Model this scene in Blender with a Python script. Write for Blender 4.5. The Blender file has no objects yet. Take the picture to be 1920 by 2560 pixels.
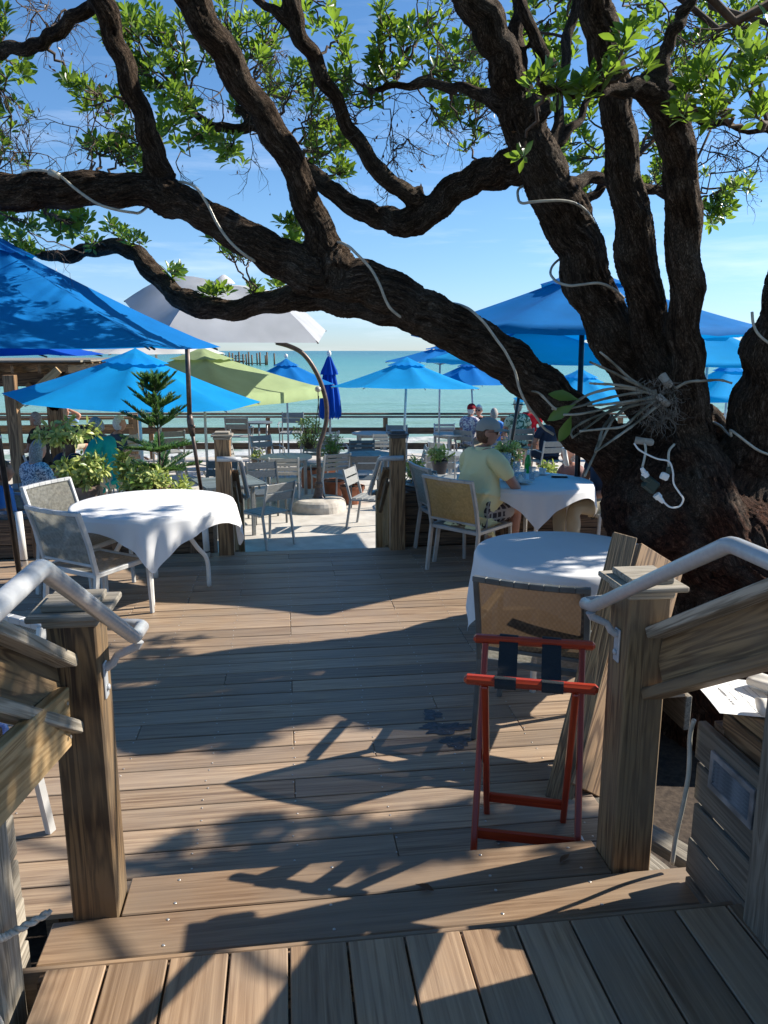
import bpy, math, random
import numpy as np
from mathutils import Vector, Matrix, Quaternion
R = math.radians
random.seed(7); rng = np.random.default_rng(7)
SC = bpy.context.scene; COL = SC.collection
# ---------------- camera
CAM_H = 2.0; PITCH = R(11.86); HEAD = R(7.3); FOC = 1923.0
cd = bpy.data.cameras.new('camera'); cam = bpy.data.objects.new('camera', cd); COL.objects.link(cam)
cam.location = (0, 0, CAM_H); cam.rotation_euler = (R(90) - PITCH, 0, -HEAD)
cd.sensor_fit = 'VERTICAL'; cd.sensor_height = 36; cd.lens = FOC / 2560 * 36
cd.clip_end = 20000; cd.clip_start = .05
SC.camera = cam
# ---------------- world, sun, exposure
SUN_AZ = R(10); SUN_EL = R(36)
w = bpy.data.worlds.new('World'); SC.world = w; w.use_nodes = True
nt = w.node_tree; nt.nodes.clear()
out = nt.nodes.new('ShaderNodeOutputWorld'); bg = nt.nodes.new('ShaderNodeBackground'); sky = nt.nodes.new('ShaderNodeTexSky')
sky.sky_type = 'NISHITA'; sky.sun_disc = False; sky.sun_elevation = SUN_EL; sky.sun_rotation = R(90) - SUN_AZ
sky.altitude = 0; sky.air_density = 1.0; sky.dust_density = 0.0; sky.ozone_density = 1.0
tc = nt.nodes.new('ShaderNodeTexCoord'); mp = nt.nodes.new('ShaderNodeMapping'); mp.inputs['Scale'].default_value = (1.6, 1.6, 14)
mp.inputs['Rotation'].default_value = (R(3), R(-4), 0)
nz = nt.nodes.new('ShaderNodeTexNoise'); nz.inputs['Scale'].default_value = 1.9; nz.inputs['Detail'].default_value = 7; nz.inputs['Roughness'].default_value = .62
rp = nt.nodes.new('ShaderNodeValToRGB'); rp.color_ramp.elements[0].position = .5; rp.color_ramp.elements[1].position = .82
rp.color_ramp.elements[1].color = (.42, .42, .42, 1)
sp = nt.nodes.new('ShaderNodeSeparateXYZ'); fd = nt.nodes.new('ShaderNodeMapRange')
fd.inputs['From Min'].default_value = .55; fd.inputs['From Max'].default_value = .1
mu = nt.nodes.new('ShaderNodeMath'); mu.operation = 'MULTIPLY'
mx = nt.nodes.new('ShaderNodeMix'); mx.data_type = 'RGBA'; mx.inputs[7].default_value = (8.5, 9.2, 10.5, 1)
hs = nt.nodes.new('ShaderNodeHueSaturation'); hs.inputs['Saturation'].default_value = 1.12; hs.inputs['Value'].default_value = 1.0
L = nt.links.new
L(tc.outputs['Generated'], mp.inputs['Vector']); L(mp.outputs[0], nz.inputs['Vector']); L(nz.outputs[0], rp.inputs[0])
L(tc.outputs['Generated'], sp.inputs[0]); L(sp.outputs['Z'], fd.inputs['Value']); L(rp.outputs[0], mu.inputs[0]); L(fd.outputs[0], mu.inputs[1])
L(sky.outputs[0], hs.inputs['Color']); L(mu.outputs[0], mx.inputs[0]); 
tn = nt.nodes.new('ShaderNodeValToRGB'); e_ = tn.color_ramp.elements; e_[0].position = 0.0; e_[0].color = (.50, .68, 1.20, 1); e_[1].position = .75; e_[1].color = (.64, .88, 1.10, 1)
for p_, c_ in ((.06, (.58, .76, 1.12)), (.16, (.66, .86, 1.10)), (.35, (.68, .90, 1.10))): q_ = e_.new(p_); q_.color = (*c_, 1)
L(sp.outputs['Z'], tn.inputs[0]); tm = nt.nodes.new('ShaderNodeMix'); tm.data_type = 'RGBA'; tm.blend_type = 'MULTIPLY'; tm.inputs[0].default_value = 1
L(hs.outputs[0], tm.inputs[6]); L(tn.outputs[0], tm.inputs[7]); L(tm.outputs[2], mx.inputs[6]); L(mx.outputs[2], bg.inputs['Color']); L(bg.outputs[0], out.inputs[0])
bg.inputs['Strength'].default_value = .085
ld = bpy.data.lights.new('sun', 'SUN'); sun = bpy.data.objects.new('sun', ld); COL.objects.link(sun)
ld.energy = 5.0; ld.angle = R(.55); ld.color = (1, .93, .82)
SDIR = Vector((math.cos(SUN_AZ) * math.cos(SUN_EL), math.sin(SUN_AZ) * math.cos(SUN_EL), math.sin(SUN_EL)))
sun.rotation_euler = SDIR.to_track_quat('Z', 'Y').to_euler()
SC.view_settings.view_transform = 'Standard'; SC.view_settings.look = 'None'
SC.view_settings.exposure = 0.82; SC.view_settings.gamma = 1; SC.view_settings.use_curve_mapping = False
SC.cycles.transparent_max_bounces = 12; SC.cycles.max_bounces = 8

# ---------------- finding places: the ray of a photograph point, cut at a height, a depth or a side plane
def ray(u, v):
    dx = (u - 960) / FOC; dy = (1280 - v) / FOC
    f = math.cos(PITCH) + math.sin(PITCH) * dy; z = -math.sin(PITCH) + math.cos(PITCH) * dy
    return Vector((dx * math.cos(HEAD) + f * math.sin(HEAD), -dx * math.sin(HEAD) + f * math.cos(HEAD), z)), f
def G(u, v, z=0):
    r, f = ray(u, v); return Vector((0, 0, CAM_H)) + r * ((z - CAM_H) / r.z)
def D(u, v, Y):
    r, f = ray(u, v); return Vector((0, 0, CAM_H)) + r * (Y / r.y)
def C(u, v, d):
    r, f = ray(u, v); return Vector((0, 0, CAM_H)) + r * (d / f)
def PX(u, v, X):
    r, f = ray(u, v); return Vector((0, 0, CAM_H)) + r * (X / r.x)

# ---------------- materials
MATS = {}
def mat_base(name, col=(.5, .5, .5), rough=.6, metal=0, spec=.5):
    m = bpy.data.materials.new(name); m.use_nodes = True
    b = m.node_tree.nodes['Principled BSDF']
    b.inputs['Base Color'].default_value = (*col, 1); b.inputs['Roughness'].default_value = rough
    b.inputs['Metallic'].default_value = metal; b.inputs['Specular IOR Level'].default_value = spec
    MATS[name] = m; return m, m.node_tree, b
def nod(t, kind, **kw):
    n = t.nodes.new(kind)
    for k, v in kw.items():
        if k.startswith('i_'): n.inputs[k[2:].replace('_', ' ')].default_value = v
        else: setattr(n, k, v)
    return n
def ramp(t, fac, stops):
    r = t.nodes.new('ShaderNodeValToRGB'); e = r.color_ramp.elements
    while len(e) < len(stops): e.new(.5)
    for i, (p, c) in enumerate(stops): e[i].position = p; e[i].color = (*c, 1)
    t.links.new(fac, r.inputs[0]); return r.outputs[0]
def wood(name, dark, light, grey=None, scale=1.0, bump=.35, rough=.7, axis=0, ringy=.0, blotch=.5, contrast=1.0):
    m, t, b = mat_base(name, light, rough); l = t.links.new
    tc = nod(t, 'ShaderNodeTexCoord'); oi = nod(t, 'ShaderNodeObjectInfo')
    ad = nod(t, 'ShaderNodeVectorMath', operation='ADD'); sc = nod(t, 'ShaderNodeVectorMath', operation='SCALE')
    cb = nod(t, 'ShaderNodeCombineXYZ'); l(oi.outputs['Random'], cb.inputs[0]); l(oi.outputs['Random'], cb.inputs[1]); l(oi.outputs['Random'], cb.inputs[2])
    l(cb.outputs[0], sc.inputs[0]); sc.inputs['Scale'].default_value = 37
    l(tc.outputs['Object'], ad.inputs[0]); l(sc.outputs[0], ad.inputs[1])
    mp = nod(t, 'ShaderNodeMapping'); s = [62 * scale] * 3; s[axis] = 1.8 * scale; mp.inputs['Scale'].default_value = s
    l(ad.outputs[0], mp.inputs[0])
    n1 = nod(t, 'ShaderNodeTexNoise', i_Scale=1.0, i_Detail=6, i_Roughness=.6, i_Distortion=.8); l(mp.outputs[0], n1.inputs['Vector'])
    mp2 = nod(t, 'ShaderNodeMapping'); s2 = [13 * scale] * 3; s2[axis] = .8 * scale; mp2.inputs['Scale'].default_value = s2; l(ad.outputs[0], mp2.inputs[0])
    n2 = nod(t, 'ShaderNodeTexNoise', i_Scale=1.0, i_Detail=3, i_Distortion=1.2); l(mp2.outputs[0], n2.inputs['Vector'])
    sn = nod(t, 'ShaderNodeMath', operation='SINE'); ml = nod(t, 'ShaderNodeMath', operation='MULTIPLY'); ml.inputs[1].default_value = 40
    l(n2.outputs[0], ml.inputs[0]); l(ml.outputs[0], sn.inputs[0])
    mm = nod(t, 'ShaderNodeMath', operation='MULTIPLY_ADD'); l(sn.outputs[0], mm.inputs[0]); mm.inputs[1].default_value = .22 * ringy; l(n1.outputs[0], mm.inputs[2])
    c = ramp(t, mm.outputs[0], [(.5 - .2 / contrast, dark), (.5 + .14 / contrast, light)])
    n3 = nod(t, 'ShaderNodeTexNoise', i_Scale=2.3, i_Detail=4); l(ad.outputs[0], n3.inputs['Vector'])
    if grey:
        mg = nod(t, 'ShaderNodeMix', data_type='RGBA'); mg.inputs[7].default_value = (*grey, 1)
        gr = nod(t, 'ShaderNodeMapRange'); gr.inputs['From Min'].default_value = .38; gr.inputs['From Max'].default_value = .68; gr.inputs['To Max'].default_value = blotch
        l(n3.outputs[0], gr.inputs[0]); l(gr.outputs[0], mg.inputs[0]); l(c, mg.inputs[6]); c = mg.outputs[2]
    hv = nod(t, 'ShaderNodeHueSaturation'); mr = nod(t, 'ShaderNodeMapRange'); mr.inputs['To Min'].default_value = .74; mr.inputs['To Max'].default_value = 1.24
    l(oi.outputs['Random'], mr.inputs[0]); l(mr.outputs[0], hv.inputs['Value']); l(c, hv.inputs['Color']); l(hv.outputs[0], b.inputs['Base Color'])
    bp = nod(t, 'ShaderNodeBump', i_Strength=bump, i_Distance=.004); l(mm.outputs[0], bp.inputs['Height']); l(bp.outputs[0], b.inputs['Normal'])
    return m
def noisy(name, c1, c2, scale=8, rough=.6, bump=.1, metal=0, detail=6, lo=.35, hi=.65, dist=.01, spec=.5, coords='Object', stretch=(1, 1, 1)):
    m, t, b = mat_base(name, c1, rough, metal, spec); l = t.links.new
    tc = nod(t, 'ShaderNodeTexCoord'); mp = nod(t, 'ShaderNodeMapping'); mp.inputs['Scale'].default_value = stretch
    l(tc.outputs[coords], mp.inputs[0]); n = nod(t, 'ShaderNodeTexNoise', i_Scale=scale, i_Detail=detail); l(mp.outputs[0], n.inputs['Vector'])
    l(ramp(t, n.outputs[0], [(lo, c1), (hi, c2)]), b.inputs['Base Color'])
    if bump:
        bp = nod(t, 'ShaderNodeBump', i_Strength=bump, i_Distance=dist); l(n.outputs[0], bp.inputs['Height']); l(bp.outputs[0], b.inputs['Normal'])
    return m
def cloth(name, col, trans=.25, weave=900, rough=.85, var=.12, tcol=None):
    m, t, b = mat_base(name, col, rough, 0, .2); l = t.links.new
    tc = nod(t, 'ShaderNodeTexCoord')
    n = nod(t, 'ShaderNodeTexNoise', i_Scale=3.0, i_Detail=5); l(tc.outputs['Object'], n.inputs['Vector'])
    c = ramp(t, n.outputs[0], [(.3, tuple(x * (1 - var) for x in col)), (.7, tuple(min(1, x * (1 + var)) for x in col))]); l(c, b.inputs['Base Color'])
    n2 = nod(t, 'ShaderNodeTexNoise', i_Scale=weave * .3, i_Detail=2); l(tc.outputs['Object'], n2.inputs['Vector'])
    bp = nod(t, 'ShaderNodeBump', i_Strength=.08, i_Distance=.002); l(n2.outputs[0], bp.inputs['Height']); l(bp.outputs[0], b.inputs['Normal'])
    if trans:
        tr = nod(t, 'ShaderNodeBsdfTranslucent'); tr.inputs[0].default_value = (*(tcol or col), 1)
        ms = nod(t, 'ShaderNodeMixShader'); ms.inputs[0].default_value = trans
        l(b.outputs[0], ms.inputs[1]); l(tr.outputs[0], ms.inputs[2]); l(ms.outputs[0], t.nodes['Material Output'].inputs[0])
    return m

wood('deck', (.15, .088, .052), (.42, .30, .195), grey=(.26, .21, .165), scale=1.0, bump=.3, rough=.55, blotch=.6)
wood('deck_warm', (.15, .082, .042), (.40, .27, .165), grey=(.26, .20, .145), scale=1.0, bump=.3, rough=.5, blotch=.8, ringy=.15, contrast=.8)
wood('pine', (.085, .045, .018), (.28, .18, .085), grey=(.19, .14, .09), scale=1.1, ringy=.8, bump=.7, rough=.75, blotch=.85, contrast=1.0)
wood('pine_shaded', (.035, .019, .009), (.15, .09, .04), grey=(.17, .125, .075), scale=.9, ringy=1.0, bump=.5, rough=.75, blotch=.85, axis=0)  # darker pine for the left newel, its shade put into the colour
wood('pine_fresh', (.22, .135, .055), (.40, .275, .14), scale=.9, ringy=.6, bump=.4, rough=.6)
wood('pine_brown', (.11, .06, .028), (.28, .17, .085), scale=.8, ringy=1.2, bump=.5, rough=.6)
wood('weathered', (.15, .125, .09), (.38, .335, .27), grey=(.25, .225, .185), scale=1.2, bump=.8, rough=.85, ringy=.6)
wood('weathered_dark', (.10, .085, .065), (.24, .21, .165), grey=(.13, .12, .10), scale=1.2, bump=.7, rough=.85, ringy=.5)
wood('dark_timber', (.05, .03, .018), (.15, .095, .055), scale=.8, ringy=.8, bump=.4, rough=.7)
wood('teak_grey', (.27, .245, .215), (.47, .44, .39), grey=(.33, .31, .28), scale=1.4, bump=.3, rough=.75)
wood('table_dark', (.07, .09, .10), (.16, .19, .20), scale=1.4, bump=.3, rough=.6)
wood('red_wood', (.20, .018, .007), (.40, .045, .013), scale=1.2, bump=.08, rough=.28)
noisy('white_pipe', (.40, .41, .425), (.45, .46, .47), 60, .24, .0, spec=.8)
noisy('white_paint', (.66, .65, .62), (.78, .77, .74), 10, .35, .05)
noisy('alu', (.30, .30, .29), (.38, .38, .37), 10, .4, .03, metal=.25)
noisy('alu_light', (.46, .46, .45), (.56, .56, .55), 10, .42, .03, metal=.2)
noisy('alu_dark', (.085, .09, .085), (.14, .145, .14), 8, .4, .03, metal=.2)
noisy('slat_grey', (.20, .20, .185), (.29, .285, .265), 30, .6, .1, stretch=(1, 8, 8))
noisy('slat_light', (.42, .39, .34), (.55, .51, .45), 30, .65, .1, stretch=(1, 8, 8))
noisy('slat_dark', (.05, .062, .072), (.095, .11, .125), 30, .5, .1, stretch=(1, 8, 8))
noisy('black_metal', (.012, .012, .014), (.03, .03, .034), 12, .3, .03, metal=.3)
noisy('brown_metal', (.07, .048, .04), (.12, .085, .07), 25, .42, .06, metal=.3)
noisy('screw', (.45, .44, .42), (.6, .58, .55), 20, .3, 0, metal=.7)
noisy('black_strap', (.006, .010, .013), (.014, .019, .023), 240, .7, .3)
noisy('terracotta', (.36, .12, .055), (.50, .19, .10), 9, .75, .1)
noisy('brown_pot', (.20, .14, .11), (.28, .21, .17), 9, .6, .1)
noisy('blue_glaze', (.008, .016, .06), (.02, .05, .15), 18, .15, .3)
noisy('soil', (.03, .02, .014), (.07, .05, .035), 30, .95, .6)
noisy('concrete', (.44, .40, .35), (.56, .52, .46), 5, .85, .25, detail=10)
noisy('concrete_base', (.36, .32, .27), (.54, .49, .42), 7, .85, .5, detail=10, dist=.02)
noisy('sand', (.24, .21, .16), (.36, .32, .25), 3, .9, .4, detail=10)
noisy('plastic_white', (.75, .75, .72), (.82, .82, .8), 5, .35, 0)
noisy('tube_clear', (.36, .35, .30), (.52, .50, .42), 18, .25, .1)
noisy('plastic_green', (.01, .028, .024), (.02, .045, .038), 9, .35, 0)
noisy('paper', (.78, .78, .77), (.84, .84, .83), 2, .7, 0)
noisy('ink', (.10, .10, .11), (.3, .3, .3), 300, .8, 0)
noisy('napkin', (.62, .59, .53), (.74, .71, .65), 9, .9, .3)
noisy('vent_metal', (.11, .12, .13), (.30, .31, .32), 14, .6, .4, metal=.3)
noisy('rope', (.42, .38, .32), (.60, .56, .48), 60, .9, .5)
noisy('cane', (.10, .09, .06), (.36, .34, .28), 5, .7, .2, lo=.4, hi=.6)
noisy('root', (.08, .07, .055), (.24, .22, .19), 14, .85, .3)
noisy('hair_grey', (.20, .18, .165), (.42, .39, .36), 60, .8, .4)
noisy('hair_white', (.5, .48, .45), (.7, .68, .64), 60, .8, .4)
noisy('hair_brown', (.06, .025, .014), (.17, .085, .045), 60, .6, .4, stretch=(3, 3, .4))
noisy('skin', (.42, .20, .135), (.52, .27, .19), 9, .5, .05)
noisy('skin_dark', (.26, .125, .08), (.36, .18, .12), 9, .5, .05)
noisy('stump', (.3, .28, .24), (.46, .43, .38), 12, .9, .5)
noisy('asphalt_stain', (.012, .012, .014), (.05, .045, .045), 30, .35, .8)
cloth('table_white', (.80, .80, .80), .12, var=.03)
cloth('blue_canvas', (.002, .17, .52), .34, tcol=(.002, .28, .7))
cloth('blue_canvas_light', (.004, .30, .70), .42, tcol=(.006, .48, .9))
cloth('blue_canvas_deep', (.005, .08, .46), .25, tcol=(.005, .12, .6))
cloth('green_canvas', (.34, .43, .22), .33, tcol=(.46, .56, .24))
cloth('grey_canvas', (.46, .47, .49), .3, tcol=(.5, .5, .52))
cloth('white_canvas', (.74, .72, .70), .35)
cloth('shirt_yellow', (.74, .70, .40), 0, var=.05)
cloth('shirt_teal', (.01, .30, .24), 0)
cloth('shirt_navy', (.018, .025, .045), 0)
cloth('shirt_slate', (.045, .06, .09), 0)
cloth('shirt_black', (.035, .033, .03), 0)
cloth('shirt_red', (.45, .01, .02), 0)
cloth('shirt_blue', (.05, .17, .45), 0)
cloth('shirt_lightblue', (.25, .42, .66), 0)
cloth('shirt_brown', (.23, .12, .10), 0)
cloth('khaki', (.42, .37, .27), 0)
cloth('cap_grey', (.33, .34, .32), 0)
cloth('cap_red', (.25, .012, .02), 0)
cloth('straw', (.66, .61, .48), 0)
cloth('pants_dark', (.03, .035, .05), 0)
def pattern(name, c1, c2, scale, lo=.47, hi=.53):
    m, t, b = mat_base(name, c1, .9, 0, .1); l = t.links.new
    tc = nod(t, 'ShaderNodeTexCoord'); n = nod(t, 'ShaderNodeTexNoise', i_Scale=scale, i_Detail=2, i_Distortion=1.5); l(tc.outputs['Object'], n.inputs['Vector'])
    l(ramp(t, n.outputs[0], [(lo, c1), (hi, c2)]), b.inputs['Base Color'])
pattern('shirt_bluewhite', (.10, .15, .22), (.62, .66, .70), 34)
pattern('shirt_palm', (.06, .13, .09), (.52, .58, .44), 11)
pattern('shirt_floral', (.20, .18, .28), (.66, .64, .62), 16)
def plaid():
    m, t, b = mat_base('plaid', (.1, .1, .1), .9, 0, .1); l = t.links.new
    tc = nod(t, 'ShaderNodeTexCoord'); s = nod(t, 'ShaderNodeSeparateXYZ'); l(tc.outputs['Object'], s.inputs[0]); a = None
    for ax, k in (('Y', 95), ('Z', 95), ('X', 95)):
        q = nod(t, 'ShaderNodeMath', operation='MULTIPLY'); l(s.outputs[ax], q.inputs[0]); q.inputs[1].default_value = k
        w = nod(t, 'ShaderNodeMath', operation='SINE'); l(q.outputs[0], w.inputs[0])
        g = nod(t, 'ShaderNodeMath', operation='GREATER_THAN'); l(w.outputs[0], g.inputs[0]); g.inputs[1].default_value = .55
        if a is None: a = g.outputs[0]
        else:
            x = nod(t, 'ShaderNodeMath', operation='ADD'); l(a, x.inputs[0]); l(g.outputs[0], x.inputs[1]); a = x.outputs[0]
    l(ramp(t, a, [(0, (.07, .06, .07)), (.5, (.17, .15, .16)), (1, (.42, .39, .38))]), b.inputs['Base Color'])
plaid()
def sling(name, c1, c2, hole=.12, sc=1):
    m, t, b = mat_base(name, c1, .7, 0, .2); l = t.links.new
    tc = nod(t, 'ShaderNodeTexCoord'); s = nod(t, 'ShaderNodeSeparateXYZ'); l(tc.outputs['Object'], s.inputs[0])
    ad = nod(t, 'ShaderNodeMath', operation='ADD'); l(s.outputs['Y'], ad.inputs[0]); l(s.outputs['Z'], ad.inputs[1])
    outs = []
    for src in (s.outputs['X'], ad.outputs[0]):
        q = nod(t, 'ShaderNodeMath', operation='MULTIPLY'); l(src, q.inputs[0]); q.inputs[1].default_value = 620 * sc
        w = nod(t, 'ShaderNodeMath', operation='SINE'); l(q.outputs[0], w.inputs[0]); outs.append(w.outputs[0])
    p = nod(t, 'ShaderNodeMath', operation='MULTIPLY'); l(outs[0], p.inputs[0]); l(outs[1], p.inputs[1])
    n = nod(t, 'ShaderNodeTexNoise', i_Scale=45, i_Detail=4); l(tc.outputs['Object'], n.inputs['Vector'])
    q2 = nod(t, 'ShaderNodeMath', operation='MULTIPLY_ADD'); l(p.outputs[0], q2.inputs[0]); q2.inputs[1].default_value = .28; l(n.outputs[0], q2.inputs[2])
    l(ramp(t, q2.outputs[0], [(.3, c1), (.75, c2)]), b.inputs['Base Color'])
    bp = nod(t, 'ShaderNodeBump', i_Strength=.5, i_Distance=.002); l(p.outputs[0], bp.inputs['Height']); l(bp.outputs[0], b.inputs['Normal'])
    tr = nod(t, 'ShaderNodeBsdfTranslucent'); tr.inputs[0].default_value = (*c2, 1); ms = nod(t, 'ShaderNodeMixShader'); ms.inputs[0].default_value = .35
    tp = nod(t, 'ShaderNodeBsdfTransparent'); m2 = nod(t, 'ShaderNodeMixShader'); m2.inputs[0].default_value = hole
    l(b.outputs[0], ms.inputs[1]); l(tr.outputs[0], ms.inputs[2]); l(ms.outputs[0], m2.inputs[1]); l(tp.outputs[0], m2.inputs[2]); l(m2.outputs[0], t.nodes['Material Output'].inputs[0])
sling('sling_grey', (.11, .105, .085), (.36, .35, .30))
sling('sling_tan', (.28, .15, .045), (.64, .38, .14))
sling('sling_brown', (.02, .013, .009), (.115, .078, .05), hole=.06, sc=.42)
def leafmat(name, c1, c2, tcol, tr=.35, rough=.38, edge=None):
    m, t, b = mat_base(name, c1, rough); l = t.links.new
    tc = nod(t, 'ShaderNodeTexCoord'); n = nod(t, 'ShaderNodeTexNoise', i_Scale=6 if not edge else 30, i_Detail=3); l(tc.outputs['Object'], n.inputs['Vector'])
    ge = nod(t, 'ShaderNodeNewGeometry'); mm = nod(t, 'ShaderNodeMath', operation='MULTIPLY_ADD'); l(ge.outputs['Random Per Island'], mm.inputs[0]); mm.inputs[1].default_value = .5; mm.inputs[2].default_value = -.25
    a2 = nod(t, 'ShaderNodeMath', operation='ADD'); l(mm.outputs[0], a2.inputs[0]); l(n.outputs[0], a2.inputs[1])
    c = ramp(t, a2.outputs[0], [(.3, c1), (.7, c2)]); l(c, b.inputs['Base Color'])
    tn = nod(t, 'ShaderNodeBsdfTranslucent'); tn.inputs[0].default_value = (*tcol, 1); ms = nod(t, 'ShaderNodeMixShader'); ms.inputs[0].default_value = tr
    l(b.outputs[0], ms.inputs[1]); l(tn.outputs[0], ms.inputs[2]); l(ms.outputs[0], t.nodes['Material Output'].inputs[0])
leafmat('leaf', (.02, .055, .012), (.07, .14, .022), (.34, .54, .05), .38, rough=.3)
leafmat('leaf_dry', (.07, .03, .012), (.16, .08, .03), (.2, .1, .03), .2)
leafmat('leaf_varieg', (.09, .18, .03), (.60, .62, .22), (.5, .6, .12), .3, edge=1)
leafmat('leaf_green', (.025, .08, .015), (.10, .18, .035), (.3, .5, .06), .3)
leafmat('needle', (.03, .085, .025), (.07, .16, .04), (.2, .4, .08), .3)
def bark():
    m, t, b = mat_base('bark', (.1, .06, .04), .9, 0, .15); l = t.links.new
    at = nod(t, 'ShaderNodeAttribute'); at.attribute_name = 'bark'
    n = nod(t, 'ShaderNodeTexNoise', i_Scale=1.0, i_Detail=8, i_Roughness=.65, i_Distortion=.4)
    mp = nod(t, 'ShaderNodeMapping'); mp.inputs['Scale'].default_value = (46, 46, 9); l(at.outputs['Vector'], mp.inputs[0]); l(mp.outputs[0], n.inputs['Vector'])
    tc = nod(t, 'ShaderNodeTexCoord'); n2 = nod(t, 'ShaderNodeTexNoise', i_Scale=3.5, i_Detail=5); l(tc.outputs['Object'], n2.inputs['Vector'])
    rd = nod(t, 'ShaderNodeAttribute'); rd.attribute_name = 'ridge'
    c = ramp(t, n.outputs[0], [(.34, (.028, .018, .012)), (.52, (.11, .075, .050)), (.70, (.26, .20, .155))])
    red = ramp(t, n.outputs[0], [(.34, (.02, .008, .005)), (.55, (.10, .038, .022)), (.72, (.24, .12, .075))])
    mg = nod(t, 'ShaderNodeMix', data_type='RGBA'); l(c, mg.inputs[6]); l(red, mg.inputs[7])
    # the base of the trunk is redder where old bark has peeled
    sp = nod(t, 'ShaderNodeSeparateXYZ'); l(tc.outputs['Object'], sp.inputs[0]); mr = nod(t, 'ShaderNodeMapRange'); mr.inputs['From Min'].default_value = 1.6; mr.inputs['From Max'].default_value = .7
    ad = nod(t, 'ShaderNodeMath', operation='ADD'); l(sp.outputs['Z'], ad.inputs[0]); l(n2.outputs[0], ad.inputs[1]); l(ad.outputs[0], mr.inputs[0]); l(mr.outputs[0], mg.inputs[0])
    mr.inputs['From Min'].default_value = 2.1; mr.inputs['From Max'].default_value = 1.3
    gp = nod(t, 'ShaderNodeMapRange'); gp.inputs['From Min'].default_value = .5; gp.inputs['From Max'].default_value = .68; gp.inputs['To Max'].default_value = .45; l(n2.outputs[0], gp.inputs[0])
    mq = nod(t, 'ShaderNodeMix', data_type='RGBA'); mq.inputs[7].default_value = (.19, .17, .14, 1); l(gp.outputs[0], mq.inputs[0]); l(mg.outputs[2], mq.inputs[6])
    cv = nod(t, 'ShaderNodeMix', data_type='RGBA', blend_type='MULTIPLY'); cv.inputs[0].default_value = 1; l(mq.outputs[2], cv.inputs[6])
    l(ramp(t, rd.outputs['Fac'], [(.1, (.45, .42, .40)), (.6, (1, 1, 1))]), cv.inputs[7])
    vo = nod(t, 'ShaderNodeTexVoronoi', feature='DISTANCE_TO_EDGE'); m3 = nod(t, 'ShaderNodeMapping'); m3.inputs['Scale'].default_value = (30, 30, 7)
    nw = nod(t, 'ShaderNodeVectorMath', operation='MULTIPLY_ADD'); l(n.outputs['Color'], nw.inputs[0]); nw.inputs[1].default_value = (.02, .02, .09); l(at.outputs['Vector'], nw.inputs[2]); l(nw.outputs[0], m3.inputs[0]); l(m3.outputs[0], vo.inputs['Vector'])
    ck = nod(t, 'ShaderNodeMapRange'); ck.inputs['From Max'].default_value = .22; l(vo.outputs['Distance'], ck.inputs[0])
    c4 = nod(t, 'ShaderNodeMix', data_type='RGBA', blend_type='MULTIPLY'); c4.inputs[0].default_value = 1; l(cv.outputs[2], c4.inputs[6]); l(ramp(t, ck.outputs[0], [(0, (.35, .32, .30)), (.7, (1.0, 1.0, 1.0))]), c4.inputs[7]); l(c4.outputs[2], b.inputs['Base Color'])
    hh = nod(t, 'ShaderNodeMath', operation='MULTIPLY_ADD'); l(ck.outputs[0], hh.inputs[0]); hh.inputs[1].default_value = .7; l(n.outputs[0], hh.inputs[2])
    bp = nod(t, 'ShaderNodeBump', i_Strength=1.0, i_Distance=.022); l(hh.outputs[0], bp.inputs['Height']); l(bp.outputs[0], b.inputs['Normal'])
bark()
noisy('twig', (.05, .035, .027), (.13, .095, .07), 12, .9, .3)
def glass(name, col=(1, 1, 1), k=.72):
    m, t, b = mat_base(name, col, .05, 0, .9); tp = nod(t, 'ShaderNodeBsdfTransparent'); tp.inputs[0].default_value = (*col, 1)
    ms = nod(t, 'ShaderNodeMixShader'); ms.inputs[0].default_value = k; t.links.new(b.outputs[0], ms.inputs[1]); t.links.new(tp.outputs[0], ms.inputs[2]); t.links.new(ms.outputs[0], t.nodes['Material Output'].inputs[0])
glass('glass_clear', (.86, .90, .92), .8); glass('glass_green', (.03, .45, .08), .45)
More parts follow.
